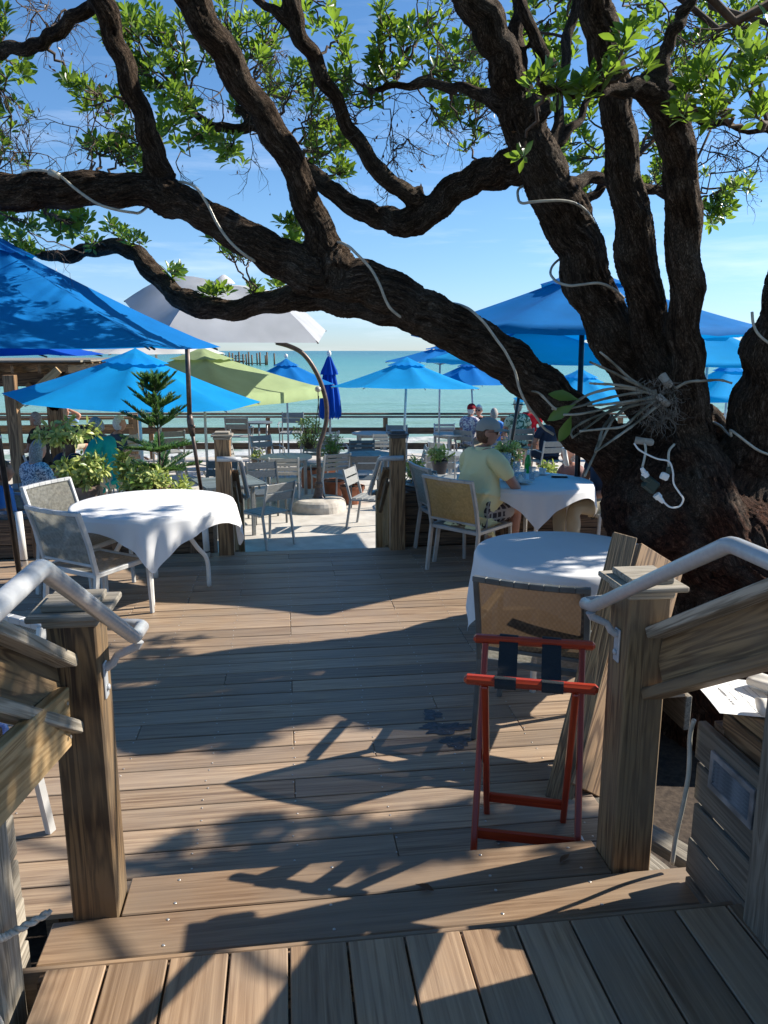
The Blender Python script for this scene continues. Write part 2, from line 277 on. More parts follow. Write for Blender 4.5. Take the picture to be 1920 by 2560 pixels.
def water():
    m, t, b = mat_base('water', (.1, .4, .4), .12, 0, .22); l = t.links.new
    tc = nod(t, 'ShaderNodeTexCoord'); s = nod(t, 'ShaderNodeSeparateXYZ'); l(tc.outputs['Object'], s.inputs[0])
    lg = nod(t, 'ShaderNodeMath', operation='LOGARITHM'); lg.inputs[1].default_value = 10; l(s.outputs['Y'], lg.inputs[0])
    mp = nod(t, 'ShaderNodeMapping'); mp.inputs['Scale'].default_value = (.012, .05, 1); l(tc.outputs['Object'], mp.inputs[0])
    n = nod(t, 'ShaderNodeTexNoise', i_Scale=1, i_Detail=5); l(mp.outputs[0], n.inputs['Vector'])
    ma = nod(t, 'ShaderNodeMath', operation='MULTIPLY_ADD'); l(n.outputs[0], ma.inputs[0]); ma.inputs[1].default_value = .5; l(lg.outputs[0], ma.inputs[2])
    mr = nod(t, 'ShaderNodeMapRange'); mr.inputs['From Min'].default_value = 1.6; mr.inputs['From Max'].default_value = 3.7; l(ma.outputs[0], mr.inputs[0])
    c = ramp(t, mr.outputs[0], [(0, (.27, .31, .24)), (.1, (.22, .35, .28)), (.28, (.14, .33, .27)), (.52, (.06, .25, .22)), (.8, (.018, .14, .15))])
    # foam
    mf = nod(t, 'ShaderNodeMapping'); mf.inputs['Scale'].default_value = (.35, 1.2, 1); l(tc.outputs['Object'], mf.inputs[0])
    nf = nod(t, 'ShaderNodeTexNoise', i_Scale=1.0, i_Detail=9, i_Roughness=.65, i_Distortion=.6); l(mf.outputs[0], nf.inputs['Vector'])
    band = nod(t, 'ShaderNodeMapRange'); band.inputs['From Min'].default_value = 44; band.inputs['From Max'].default_value = 27; band.inputs['To Min'].default_value = -.35; band.inputs['To Max'].default_value = .26; band.clamp = True
    l(s.outputs['Y'], band.inputs[0]); ad = nod(t, 'ShaderNodeMath', operation='ADD'); l(band.outputs[0], ad.inputs[0]); l(nf.outputs[0], ad.inputs[1])
    f = ramp(t, ad.outputs[0], [(.52, (0, 0, 0)), (.66, (1, 1, 1))])
    mx = nod(t, 'ShaderNodeMix', data_type='RGBA'); mx.inputs[7].default_value = (.62, .62, .58, 1); l(f, mx.inputs[0]); l(c, mx.inputs[6]); l(mx.outputs[2], b.inputs['Base Color'])
    mb = nod(t, 'ShaderNodeMapping'); mb.inputs['Scale'].default_value = (.5, 1.6, 1); l(tc.outputs['Object'], mb.inputs[0])
    nb = nod(t, 'ShaderNodeTexNoise', i_Scale=.9, i_Detail=8, i_Roughness=.6); l(mb.outputs[0], nb.inputs['Vector'])
    bp = nod(t, 'ShaderNodeBump', i_Strength=.8, i_Distance=.4); l(nb.outputs[0], bp.inputs['Height']); l(bp.outputs[0], b.inputs['Normal'])
    b.inputs['Roughness'].default_value = .25
water()

# ---------------- mesh helpers
class MB:
    def __init__(s): s.v = []; s.f = []
    def add(s, v, f):
        o = len(s.v); s.v += [tuple(p) for p in v]; s.f += [tuple(i + o for i in q) for q in f]; return s
    def box(s, c, d, M=None, ch=.0):
        v, f = cbox(d, ch); v = [Vector(p) for p in v]
        if M is not None: v = [M @ p for p in v]
        c = Vector(c); return s.add([p + c for p in v], f)
    def bar(s, a, b, w, h, up=(0, 0, 1), ch=.0):
        a = Vector(a); b = Vector(b); M = frame(b - a, up); v, f = cbox(((b - a).length, w, h), ch)
        m = (a + b) / 2; return s.add([M @ Vector(p) + m for p in v], f)
    def tube(s, pts, r, n=8, caps=True):
        pts = [Vector(p) for p in pts]; rs = r if isinstance(r, (list, tuple)) else [r] * len(pts)
        v = []; f = []; prev = None
        for i, p in enumerate(pts):
            d = (pts[min(i + 1, len(pts) - 1)] - pts[max(i - 1, 0)]); d = d.normalized() if d.length > 1e-9 else Vector((0, 0, 1))
            if prev is None: a = d.orthogonal().normalized()
            else:
                a = prev - d * prev.dot(d); a = a.normalized() if a.length > 1e-6 else d.orthogonal().normalized()
            prev = a; b = d.cross(a)
            for k in range(n):
                t = 2 * math.pi * k / n; v.append(p + (a * math.cos(t) + b * math.sin(t)) * rs[i])
        for i in range(len(pts) - 1):
            for k in range(n):
                q = i * n; f.append((q + k, q + (k + 1) % n, q + n + (k + 1) % n, q + n + k))
        if caps: f.append(tuple(range(n - 1, -1, -1))); f.append(tuple(range(len(v) - n, len(v))))
        return s.add(v, f)
    def lathe(s, prof, n=24, c=(0, 0, 0), cap=True):
        c = Vector(c); v = []; f = []
        for r, z in prof:
            for k in range(n):
                t = 2 * math.pi * k / n; v.append(c + Vector((r * math.cos(t), r * math.sin(t), z)))
        for i in range(len(prof) - 1):
            for k in range(n): q = i * n; f.append((q + k, q + (k + 1) % n, q + n + (k + 1) % n, q + n + k))
        if cap: f.append(tuple(range(n - 1, -1, -1))); f.append(tuple(range(len(v) - n, len(v))))
        return s.add(v, f)
    def poly(s, pts): return s.add(pts, [tuple(range(len(pts)))])
    def mesh(s, name, mat, smooth=False):
        me = bpy.data.meshes.new(name); me.from_pydata(s.v, [], s.f); me.materials.append(MATS[mat])
        if smooth: me.shade_smooth()
        me.update(); return me
    def build(s, name, mat, parent=None, smooth=False, world=False, loc=None):
        return link(name, s.mesh(name, mat, smooth), parent, world, loc)
def cbox(d, ch=0):
    x, y, z = d[0] / 2, d[1] / 2, d[2] / 2
    if ch <= 0:
        v = [(sx * x, sy * y, sz * z) for sx in (-1, 1) for sy in (-1, 1) for sz in (-1, 1)]
        return v, [(0, 1, 3, 2), (4, 6, 7, 5), (0, 4, 5, 1), (2, 3, 7, 6), (0, 2, 6, 4), (1, 5, 7, 3)]
    v = []; idx = {}
    for sx in (-1, 1):
        for sy in (-1, 1):
            for sz in (-1, 1):
                for a in range(3):
                    p = [sx * (x - ch), sy * (y - ch), sz * (z - ch)]; p[a] = (sx * x, sy * y, sz * z)[a]
                    idx[(sx, sy, sz, a)] = len(v); v.append(tuple(p))
    f = []
    for a in range(3):
        b, c = (a + 1) % 3, (a + 2) % 3
        for sa in (-1, 1):
            q = []
            for sb, s2 in ((-1, -1), (1, -1), (1, 1), (-1, 1)):
                k = [0, 0, 0]; k[a] = sa; k[b] = sb; k[c] = s2; q.append(idx[(*k, a)])
            f.append(tuple(q if sa > 0 else q[::-1]))
        for sb in (-1, 1):
            for s2 in (-1, 1):
                k0 = [0, 0, 0]; k0[a] = -1; k0[b] = sb; k0[c] = s2; k1 = list(k0); k1[a] = 1
                q = [idx[(*k0, b)], idx[(*k1, b)], idx[(*k1, c)], idx[(*k0, c)]]
                f.append(tuple(q if sb * s2 < 0 else q[::-1]))
    for sx in (-1, 1):
        for sy in (-1, 1):
            for sz in (-1, 1):
                q = [idx[(sx, sy, sz, i)] for i in range(3)]; f.append(tuple(q if sx * sy * sz > 0 else q[::-1]))
    return v, f
def frame(d, up=(0, 0, 1)):
    x = Vector(d).normalized(); u = Vector(up)
    if abs(x.dot(u.normalized())) > .98: u = Vector((0, 1, 0))
    y = u.cross(x).normalized(); z = x.cross(y); return Matrix((x, y, z)).transposed()
def link(name, me, parent=None, world=False, loc=None):
    o = bpy.data.objects.new(name, me); COL.objects.link(o)
    if loc is not None: o.location = loc
    if parent is not None:
        o.parent = parent
        if world: o.matrix_parent_inverse = worldm(parent).inverted()
    return o
def worldm(o):
    m = o.matrix_basis.copy()
    if o.parent: m = worldm(o.parent) @ o.matrix_parent_inverse @ m
    return m
def thing(name, label, cat, loc=(0, 0, 0), rz=0, group=None):
    o = bpy.data.objects.new(name, None); COL.objects.link(o); o.location = loc; o.rotation_euler = (0, 0, rz); o.empty_display_size = .1
    o['label'] = label; o['category'] = cat
    if group: o['group'] = group
    return o
def tag(o, label=None, cat=None, group=None, kind=None):
    for k, v in (('label', label), ('category', cat), ('group', group), ('kind', kind)):
        if v: o[k] = v
    return o
def copy_tree(o, parent=None):
    c = o.copy(); COL.objects.link(c)
    if parent is not None: c.parent = parent
    for ch in list(o.children): copy_tree(ch, c)
    return c
KIDS = {}
def board(name, a, b, w, h, mat, parent=None, up=(0, 0, 1), ch=.004, world=True):
    """a timber with its grain along its own x axis; w across, h along up"""
    a = Vector(a); b = Vector(b); v, f = cbox(((b - a).length, w, h), ch)
    o = MB().add(v, f).build(name, mat, parent)
    M = frame(b - a, up).to_4x4(); M.translation = (a + b) / 2
    if parent is not None and world: M = worldm(parent).inverted() @ M
    o.matrix_basis = M; return o
def perlin(p):
    p = np.asarray(p, float); i = np.floor(p).astype(np.int64); f = p - i; u = f * f * f * (f * (f * 6 - 15) + 10)
    def h(x, y, z):
        n = (x * 374761393 + y * 668265263 + z * 2147483647 // 7 + z * 1274126177) & 0xffffffff
        n = ((n ^ (n >> 13)) * 1274126177) & 0xffffffff; n ^= n >> 16; return (n & 0xffff) / 32768. - 1
    r = 0
    for a in (0, 1):
        for b in (0, 1):
            for c in (0, 1):
                wgt = (u[:, 0] if a else 1 - u[:, 0]) * (u[:, 1] if b else 1 - u[:, 1]) * (u[:, 2] if c else 1 - u[:, 2])
                r = r + wgt * h(i[:, 0] + a, i[:, 1] + b, i[:, 2] + c)
    return r
def evaluated(o, name, mat, parent=None, keep_loc=True):
    dg = bpy.context.evaluated_depsgraph_get(); dg.update(); me = bpy.data.meshes.new_from_object(o.evaluated_get(dg)); me.name = name
    me.materials.clear(); me.materials.append(MATS[mat]); bpy.data.objects.remove(o); return me
def catmull(pts, n=6):
    P = [np.array(p, float) for p in pts]; P = [2 * P[0] - P[1]] + P + [2 * P[-1] - P[-2]]; o = []
    for i in range(1, len(P) - 2):
        for k in range(n):
            t = k / n; a, b, c, d = P[i - 1], P[i], P[i + 1], P[i + 2]
            o.append(.5 * ((2 * b) + (-a + c) * t + (2 * a - 5 * b + 4 * c - d) * t * t + (-a + 3 * b - 3 * c + d) * t ** 3))
    o.append(P[-2]); return o
# ================= THE SETTING
def sheet(name, xs, ys, zf, mat, smooth=True, kind='structure'):
    mb = MB(); nx, ny = len(xs), len(ys)
    mb.v = [(x, y, zf(x, y)) for y in ys for x in xs]
    mb.f = [(j * nx + i, j * nx + i + 1, (j + 1) * nx + i + 1, (j + 1) * nx + i) for j in range(ny - 1) for i in range(nx - 1)]
    o = mb.build(name, mat, smooth=smooth); tag(o, kind=kind); return o
g = sheet('ground', [-40, -10, 10, 40], [-30, 8.5], lambda x, y: -.62, 'soil')
beach = sheet('beach', list(np.linspace(-60, 60, 60)), list(np.linspace(8.4, 60, 60)), lambda x, y: -.66 if y < 18.6 else max(-4, -.66 - (y - 18.6) * .13) + .03 * math.sin(x * 1.3 + y * 2), 'sand')
patio = sheet('patio', list(np.linspace(-16, 16, 9)), [8.25, 12, 18.6], lambda x, y: -.5, 'concrete')
mb = MB(); mb.box((0, 18.66, -.62), (32, .12, .24)); e = mb.build('patio_kerb', 'concrete'); tag(e, kind='structure')
# the sea with low swell near the beach
ys = list(np.linspace(26, 60, 150)) + list(np.geomspace(60.8, 9000, 110)); xs = sorted(set([round(s * (abs(t) ** 1.6), 3) for t in np.linspace(-1, 1, 121) for s in [1 if t >= 0 else -1]]))
def sea_z(x, y):
    a = min(1, 30 / y); s = math.sin(y * .85 + .5 * math.sin(x * .09) + x * .03)
    z = -2.03 + .10 * a * s * abs(s) + .05 * a * math.sin(y * 2.1 + x * .35) + .035 * a * math.sin(y * 3.7 - x * .8 + 1.3)
    d = y - (31.5 + .8 * math.sin(x * .11 + 1)); z += .42 * math.exp(-(d / .8) ** 2) * (.65 + .35 * math.sin(x * .23 + .7)) if y < 40 else 0
    return z
xs2 = [x * 6000 for x in xs]; xs2 = sorted(set([round(v, 2) for v in list(np.linspace(-45, 45, 150)) + [x for x in xs2 if abs(x) > 46]]))
sea = sheet('sea', xs2, ys, sea_z, 'water')

# ---- the wooden deck: one object per board
P = .16; GAP = .0085; Y0, Y1 = 2.52, 7.68
deck = thing('deck', None, None, (0, 5, 0)); del deck['label'], deck['category']; deck['kind'] = 'structure'
rows = int(round((Y1 - Y0) / P)); jo = [(-4.1 + .41 * i) for i in range(24)]
screws = MB()
def screw(x, y, z, r=.0042):
    screws.lathe([(r, 0), (r, .0012), (r * .55, .0018)], 8, (x, y, z))
def right_edge(y):
    if y < 3.28: return 1.36
    if y < 3.6: return 1.62
    if y < 4.0: return 1.98
    if y < 6.35: return 2.33
    return 6.0
for r in range(rows):
    y = Y1 - P * (r + .5); xr = right_edge(y)
    if abs(y) and 3.28 > y: xr = 1.36
    cuts = [-5.2]; x = -5.2 + random.choice([1.2, 1.6, 2.05, 2.4])
    while x < xr - .5:
        x = min(jo, key=lambda j: abs(j - x)); cuts.append(x); x += random.choice([1.23, 1.64, 2.05, 2.46, 2.87])
    cuts.append(xr)
    for a, b in zip(cuts, cuts[1:]):
        if b - a < .05: continue
        zz = random.uniform(-.0015, .0015)
        board('plank', (a + .0015, y, -.0125 + zz), (b - .0015, y, -.0125 + zz), P - GAP, .025, 'deck', deck, ch=.003)
    for j in jo:
        if j < xr and j > -2.6:
            for s in (-1, 1): screw(j + random.uniform(-.012, .012), y + s * (P / 2 - .032), -.0005 + .001)
frm = MB()
for y in np.arange(2.6, 7.7, .5): pass
for x in np.arange(-5, 6, .82): frm.box((x, 5.1 if x < 1.2 else 7.0, -.12), (.045, 5.0 if x < 1.2 else 1.25, .18))
frm.box((-2.1, 7.655, -.13), (6.2, .04, .2)); frm.box((3.6, 7.655, -.13), (4.9, .04, .2))
o = frm.build('joists', 'dark_timber', deck, world=True)
for (a, b) in (((2.35, 4.0, -.13), (2.35, 6.35, -.13)), ((1.38, 2.52, -.13), (1.38, 3.3, -.13)), ((1.38, 3.28, -.13), (1.62, 3.28, -.13))): board('rim_board', a, b, .04, .22, 'weathered_dark', deck)
# stain burnt on the deck
c = G(1113, 1812, 0)
for r in range(3):
    yy = c.y + (r - 1) * P
    row = int((Y1 - yy) / P); yc = Y1 - P * (row + .5); m = MB(); n = 40; wd = (.075, .14, .05)[r]; pts = []
    for k in range(n):
        t = 2 * math.pi * k / n; q = 1 + .22 * math.sin(3 * t + r) + .14 * math.sin(7 * t) + .1 * math.sin(13 * t + r)
        pts.append((c.x + (.02, 0, -.05)[r] + wd * q * math.cos(t), yc + max(-P / 2 + .006, min(P / 2 - .006, .062 * q * math.sin(t))), .0022))
    m.poly(pts); tag(m.build('stain', 'asphalt_stain', deck, world=True), kind='stuff')

# ---- the steps up to where the camera stands
step = thing('steps', None, None, (.3, 2.2, 0)); del step['label'], step['category']; step['kind'] = 'structure'
Z1, Z2 = .16, .32
for (y0, y1, x0, x1) in ((2.324, 2.512, -.585, 1.125), (2.134, 2.318, -.80, 1.43), (1.90, 2.128, -.84, 1.46)):
    board('tread', (x0, (y0 + y1) / 2, Z1 - .0125), (x1, (y0 + y1) / 2, Z1 - .0125), y1 - y0, .025, 'deck_warm', step, ch=.004)
    for x in (-.42, .12, .68, 1.02):
        for yy in (y0 + .035, y1 - .035): screw(x + .3 * 0 + random.uniform(-.01, .01), yy, Z1, .0055)
board('riser', (-.58, 2.49, .066), (1.12, 2.49, .066), .02, .155, 'deck_warm', step)
board('riser', (-.84, 1.97, .216), (1.46, 1.97, .216), .02, .152, 'deck_warm', step)
land = thing('landing', None, None, (.3, 1.2, .3)); del land['label'], land['category']; land['kind'] = 'structure'
x = -.70
k = 0
while x < 1.55:
    board('plank', (x + .083, -.6, Z2 - .0125), (x + .083, 1.93, Z2 - .0125 - .001 * (k % 2)), .161, .025, 'deck_warm', land, ch=.003)
    if k % 3 == 1: 
        for yy in (1.45, 1.1): screw(x + .03, yy, Z2, .0055); screw(x + .135, yy, Z2, .0055)
    x += .168; k += 1
board('rim_board', (-.72, 1.925, .22), (1.5, 1.925, .22), .03, .16, 'dark_timber', land)
f2 = MB(); f2.box((.3, .6, .05), (2.0, 2.55, .04)); f2.build('subframe', 'dark_timber', land, world=True)
s = screws.build('screws', 'screw', deck, smooth=True, world=True); tag(s, kind='stuff')

# ---- timber posts with caps
def post(name, label, x, y, z0, z1, mat, w=.14, capw=.2, tilt=(0, 0), capmat='weathered', group=None):
    t = thing(name, label, 'post', (x, y, z0), group=group)
    board('shaft', (x, y, z0), (x + tilt[0], y + tilt[1], z1), w, w, mat, t, up=(0, 1, 0), ch=.006)
    X, Y = x + tilt[0], y + tilt[1]
    if capw:
        c = thing('cap', '', '', (0, 0, 0)); bpy.data.objects.remove(c)
        m = MB(); h = capw / 2
        m.box((0, 0, .0), (w + .018, w + .018, .03), ch=.006); m.box((0, 0, .0255), (capw, capw, .02), ch=.004)
        m.box((0, 0, .0475), (capw * .68, capw * .68, .022), ch=.003)
        o = m.build('cap', capmat, t); o.location = (X - x, Y - y, z1 - z0 + .0)
    return t
post('newel_post', 'weathered timber newel post with a flat cap where the left handrail ends', -.665, 2.395, 0, 1.19, 'pine_shaded', .147, .235, capmat='weathered')
post('newel_post', 'timber newel post with square cap behind the red folding stand', 1.2, 2.4, 0, 1.20, 'pine', .147, .225)
post('newel_post', 'upright timber at the lower left corner of the steps', -.83, 1.87, .0, 1.6, 'weathered', .14, 0)
post('newel_post', 'upright timber at the right edge beside the landing', 1.40, 1.80, .0, 1.62, 'weathered_dark', .14, 0)
post('deck_post', 'timber post with cap at the far end of the deck left of the gap', -.612, 7.62, -.5, 1.17, 'pine_brown', .15, .205, capmat='weathered')
post('deck_post', 'timber post with dark cap at the far end of the deck right of the gap', 1.112, 7.62, -.5, 1.16, 'pine_brown', .15, .205, capmat='slat_dark')

# ---- sloped rails of the near stair
def stair_rail(label, s, x0, x1, y1):
    t = thing('stair_rail', label, 'railing', (x0, 2.3, .9))
    a0 = Vector((x0, 2.40, 1.015)); sl = .68
    def at(y, dz): f = (2.40 - y) / (2.40 - y1); return Vector((x0 + (x1 - x0) * f, y, a0.z + (2.40 - y) * sl + dz))
    up = Vector((0, sl, 1))
    board('rail_cap', at(2.33, .0), at(1.2, .0), .088, .038, 'weathered', t, up=up)
    board('rail_board', at(2.325, -.12) + Vector((s * .028, 0, 0)), at(1.2, -.12) + Vector((s * .028, 0, 0)), .035, .185, 'pine', t, up=up)
    board('rail_lower', at(2.33, -.222), at(1.2, -.222), .088, .038, 'weathered' if s < 0 else 'pine', t, up=up)
    return t
stair_rail('weathered sloping timber rail above the slatted box at the left', -1, -.68, -.80, 1.8)
stair_rail('weathered sloping timber rail in front of the tree trunk at the right', 1, 1.21, 1.37, 1.8)

def handrail(label, pts, r, brackets, wallx, s, mat='white_pipe'):
    t = thing('handrail', label, 'handrail', pts[0])
    q = []
    for i, p in enumerate(pts):
        p = Vector(p)
        if 0 < i < len(pts) - 1:
            a = (Vector(pts[i - 1]) - p).normalized() * r * 1.1; b = (Vector(pts[i + 1]) - p).normalized() * r * 1.1
            q += [p + a, p + (a + b) * .28, p + b]
        else: q.append(p)
    MB().tube(q, r, 20).build('pipe', mat, t, smooth=True, world=True)
    for (x, y, z) in brackets:
        m = MB(); w = wallx
        m.box((w - s * .004, y, z - .14), (.008, .04, .12), ch=.003)
        m.tube([(w - s * .008, y, z - .10), (w - s * .03, y, z - .085), (w - s * .045, y, z - .06), (x + s * .004, y, z - r - .012), (x, y, z - r + .004)], [.014, .013, .012, .013, .018], 10)
        o = m.build('bracket', mat, t, smooth=False, world=True)
        b = MB(); v = []
        b.lathe([(.011, 0), (.011, .006), (.006, .009)], 8); bo = b.build('bolt', mat, o, smooth=True)
        M = Matrix.Rotation(R(-90 * s), 4, 'Y'); M.translation = (w - s * .008, y, z - .165); bo.matrix_basis = M
    return t
RR = .0205
handrail('white tubular handrail on the right, bracketed to the newel post by the red stand',
         [(1.15, 2.50, 1.13), (1.03, 2.49, 1.125), (1.02, 2.38, 1.15), (1.02, 1.62, 1.56), (1.02, .9, 1.56)], RR, [(1.02, 2.395, 1.14)], 1.126, 1)
handrail('white tubular handrail on the left, sloping up from the capped newel post',
         [(-.60, 2.52, 1.11), (-.485, 2.51, 1.105), (-.48, 2.33, 1.13), (-.48, 1.52, 1.585), (-.48, .7, 1.585)], RR, [(-.48, 2.38, 1.115)], -.592, -1)

# pale board fixed behind the left newel post
t = thing('rail_board', 'pale fresh timber board nailed low behind the left newel post', 'board', (-.70, 2.2, .85))
board('board', (-.70, 2.30, .895), (-.755, 1.5, .985), .04, .19, 'pine_fresh', t)
m = MB()
for (y, z) in ((2.26, .96), (2.262, .90), (2.264, .84)): m.lathe([(.005, 0), (.005, .002)], 8, (0, 0, 0)); 
o = None
for (y, z) in ((2.262, .955), (2.264, .90), (2.262, .845)):
    b = MB().lathe([(.006, 0), (.006, .003), (.003, .004)], 8).build('screw', 'screw', t); M = Matrix.Rotation(R(90), 4, 'Y'); M.translation = Vector((-.7 + .0245, y, z)) - t.location; b.matrix_basis = M

# ---- board-clad sides of the platform
def clad(label, X, s, mat, y0, y1, top, shelf=False):
    t = thing('platform_skirt', label, 'cladding', (X, (y0 + y1) / 2, .1))
    z = .05; i = 0
    while z < top - .05:
        h = .135; yy = y1 + (.012 * math.sin(i * 2.1))
        board('plank', (X + .004 * (i % 2) * s, y0, z + h / 2), (X + .004 * (i % 2) * s, yy, z + h / 2), .032, h, mat, t); z += h + .012; i += 1
    # louvred vent
    vc = Vector((X - s * .022, y1 - .22, top - .14)); v = thing('vent', '', '', (0, 0, 0)); bpy.data.objects.remove(v)
    m = MB()
    for dz in (-.055, .055): m.box((0, 0, dz), (.012, .24, .022), ch=.002)
    for dy in (-.11, .11): m.box((0, dy, 0), (.0118, .02, .1), ch=.002)
    fr = m.build('vent_frame', 'vent_metal', t); fr.location = vc - t.location
    for k in range(7):
        b = MB().box((0, 0, 0), (.014, .2, .002)).build('louvre', 'vent_metal', fr); b.location = (s * .003, 0, -.039 + .013 * k); b.rotation_euler = (0, R(-35 * s), 0)
    b = MB().box((s * .012, 0, 0), (.004, .2, .09)).build('vent_back', 'black_metal', fr)
    m = MB(); m.box((X + s * .05, y1 - .06, top / 2 + .04), (.06, .06, top - .1)); m.build('stud', 'dark_timber', t, world=True)
    return t
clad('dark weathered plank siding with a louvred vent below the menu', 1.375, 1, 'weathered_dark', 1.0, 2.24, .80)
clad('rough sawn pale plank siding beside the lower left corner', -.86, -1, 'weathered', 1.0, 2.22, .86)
# shelf with menu
t = thing('shelf', 'timber shelf carrying the menu and rolled napkin at the right edge', 'shelf', (1.5, 1.9, .86))
board('shelf_board', (1.47, 1.2, .868), (1.47, 2.20, .868), .14, .038, 'pine', t); board('shelf_board', (1.615, 1.2, .870), (1.615, 2.20, .870), .14, .038, 'pine', t)
board('shelf_rail', (1.415, 1.2, .79), (1.415, 2.17, .79), .035, .10, 'pine_brown', t); board('shelf_rail', (1.62, 1.2, .79), (1.62, 2.17, .79), .035, .10, 'pine_brown', t)
m = MB(); m.box((1.56, 1.6, .42), (.04, 1.0, .72)); m.build('shelf_back', 'dark_timber', t, world=True)
a, b_, c_, d_ = G(1712, 1684, .9), G(1800, 1778, .9), G(1960, 1705, .9), G(1945, 1830, .9)
N = 12; mb = MB(); e1 = (c_ - a); e2 = (b_ - a)
mt = thing('menu', 'white printed menu sheet lying on the shelf under a napkin', 'menu', a)
for i in range(N + 1):
    for j in range(N + 1):
        u, v = i / N, j / N; p = a + e1 * u * 1.05 + e2 * v; mb.v.append((p.x, p.y, .8925 + .007 * math.sin(v * 3.0) * (1 - u * .4) + .006 * (1 - v) * (1 - u)))
mb.f = [(i * (N + 1) + j, (i + 1) * (N + 1) + j, (i + 1) * (N + 1) + j + 1, i * (N + 1) + j + 1) for i in range(N) for j in range(N)]
pap = mb.build('sheet', 'paper', mt, smooth=True, world=True)
def on_sheet(u, v): p = a + e1 * u * 1.05 + e2 * v; return Vector((p.x, p.y, .8932 + .007 * math.sin(v * 3.0) * (1 - u * .4) + .006 * (1 - v) * (1 - u)))
ink = MB()
for (u, v0, v1, th) in ((.20, .36, .78, .012), (.27, .45, .70, .006), (.36, .18, .95, .004), (.46, .28, .85, .004), (.53, .22, .80, .004), (.62, .38, .72, .004), (.68, .20, .78, .004), (.76, .3, .7, .004)):
    n = 26
    for k in range(n):
        if random.random() < .12: continue
        q0 = v0 + (v1 - v0) * k / n; q1 = v0 + (v1 - v0) * (k + .72) / n; tt = th * random.uniform(.6, 1.3)
        ink.poly([on_sheet(u - tt, q0), on_sheet(u + tt, q0), on_sheet(u + tt, q1), on_sheet(u - tt, q1)])
tag(ink.build('print', 'ink', pap, world=True), kind='stuff')
def napkin_roll(a, b, r, loc, label):
    a = Vector(a); b = Vector(b); d = (b - a); X = frame(d); m = MB(); n = 28; L_ = 14
    for i in range(L_ + 1):
        for k in range(n):
            t = 2 * math.pi * k / n; f = i / L_; q = 1 + .06 * math.sin(2 * t + f * 2) + .05 * math.sin(5 * t + 6 * f)
            m.v.append(a + d * f + X @ Vector((0, math.cos(t) * r * 1.35 * q, (math.sin(t) * .72 + .72) * r * q)))
    for i in range(L_):
        for k in range(n): m.f.append((i * n + k, i * n + (k + 1) % n, (i + 1) * n + (k + 1) % n, (i + 1) * n + k))
    m.f.append(tuple(range(n - 1, -1, -1))); m.f.append(tuple(range(len(m.v) - n, len(m.v))))
    o = m.build('napkin', 'napkin', smooth=True); return tag(o, label, 'napkin')
napkin_roll((1.425, 2.03, .905), (1.60, 1.98, .905), .03, None, 'cream napkin rolled on top of the menu at the right edge')
napkin_roll((1.53, 2.23, .905), (1.64, 2.02, .905), .03, None, 'second rolled napkin further back, half hidden by the timber upright')
# clear hose on the right siding
def hose(label, pts, r, mat='tube_clear', name='hose', cat='hose', n=10, sm=6, group=None):
    o = MB().tube(catmull(pts, sm), r, n).build(name, mat, smooth=True); return tag(o, label, cat, group)
hose('pale translucent hose clipped to the dark siding on the right', [PX(1735, 1800, 1.34), PX(1725, 1840, 1.34), PX(1722, 1930, 1.335), PX(1708, 2010, 1.335), PX(1690, 2090, 1.34), PX(1680, 2160, 1.34)], .008)
# rope at the lower left
rt = thing('rope', 'twisted pale cord tied round the lower left upright', 'rope', (-.75, 1.8, .5))
q = [Vector((-.95, 1.72, .63)), Vector((-.85, 1.78, .60)), Vector((-.76, 1.79, .55)), Vector((-.73, 1.83, .53)), Vector((-.66, 1.9, .525))]; cc = catmull(q, 14)
for ph in (0, math.pi):
    p2 = [Vector(p) + Vector((0, math.cos(i * .9 + ph), math.sin(i * .9 + ph))) * .006 for i, p in enumerate(cc)]
    MB().tube(p2, .0065, 7).build('strand', 'rope', rt, smooth=True, world=True)
for dz in (0, .05):
    MB().tube(catmull([(-.98, 1.70, .50 - dz), (-.86, 1.76, .46 - dz), (-.755, 1.72, .40 - dz), (-.72, 1.70, .30 - dz), (-.70, 1.66, .2)], 8), .006, 7).build('strand', 'rope', rt, smooth=True, world=True)

# ---- far end of the deck: little stair down to the patio with picket rails
fst = thing('far_steps', None, None, (.25, 8, -.5)); del fst['label'], fst['category']; fst['kind'] = 'structure'
for (y, z) in ((7.84, -.17), (8.12, -.335)):
    for dy in (-.07, .07): board('tread', (-.5, y + dy, z - .0125), (1.0, y + dy, z - .0125), .134, .025, 'deck', fst)
board('riser', (-.5, 7.70, -.09), (1.0, 7.70, -.09), .02, .12, 'deck', fst)
def small_rail(label, X, s, mat='pine_fresh'):
    t = thing('stair_rail', label, 'railing', (X, 8, -.4)); y0, y1 = 7.72, 8.30; z0, z1 = .82, .40
    board('rail_cap', (X, y0, z0), (X, y1, z1), .085, .035, 'pine_brown', t); board('rail_lower', (X, y0, z0 - .13), (X, y1 - .02, z1 - .13), .035, .07, 'pine', t)
    board('rail_foot', (X, y0, -.02), (X, y1 - .02, -.40), .035, .07, 'pine', t)
    board('end_post', (X, y1 + .03, -.5), (X, y1 + .03, z1 + .09), .09, .09, mat, t, up=(0, 1, 0))
    for k in range(5):
        f = (k + .6) / 5.2; y = y0 + (y1 - y0) * f; board('picket', (X - s * .03, y, z0 - .1 + (z1 - z0) * f), (X - s * .03, y, -.05 - .38 * f), .03, .03, mat, t, up=(0, 1, 0))
    return t
small_rail('picket stair rail stepping down at the right of the deck gap', 1.02, -1); small_rail('picket stair rail stepping down at the left of the deck gap', -.52, 1)
handrail('white handrail running down past the right deck post', [(1.15, 7.47, .96), (.96, 7.47, .955), (.93, 7.58, .94), (.90, 8.32, .45), (.98, 8.36, .45)], .026, [], 1.0, 1)
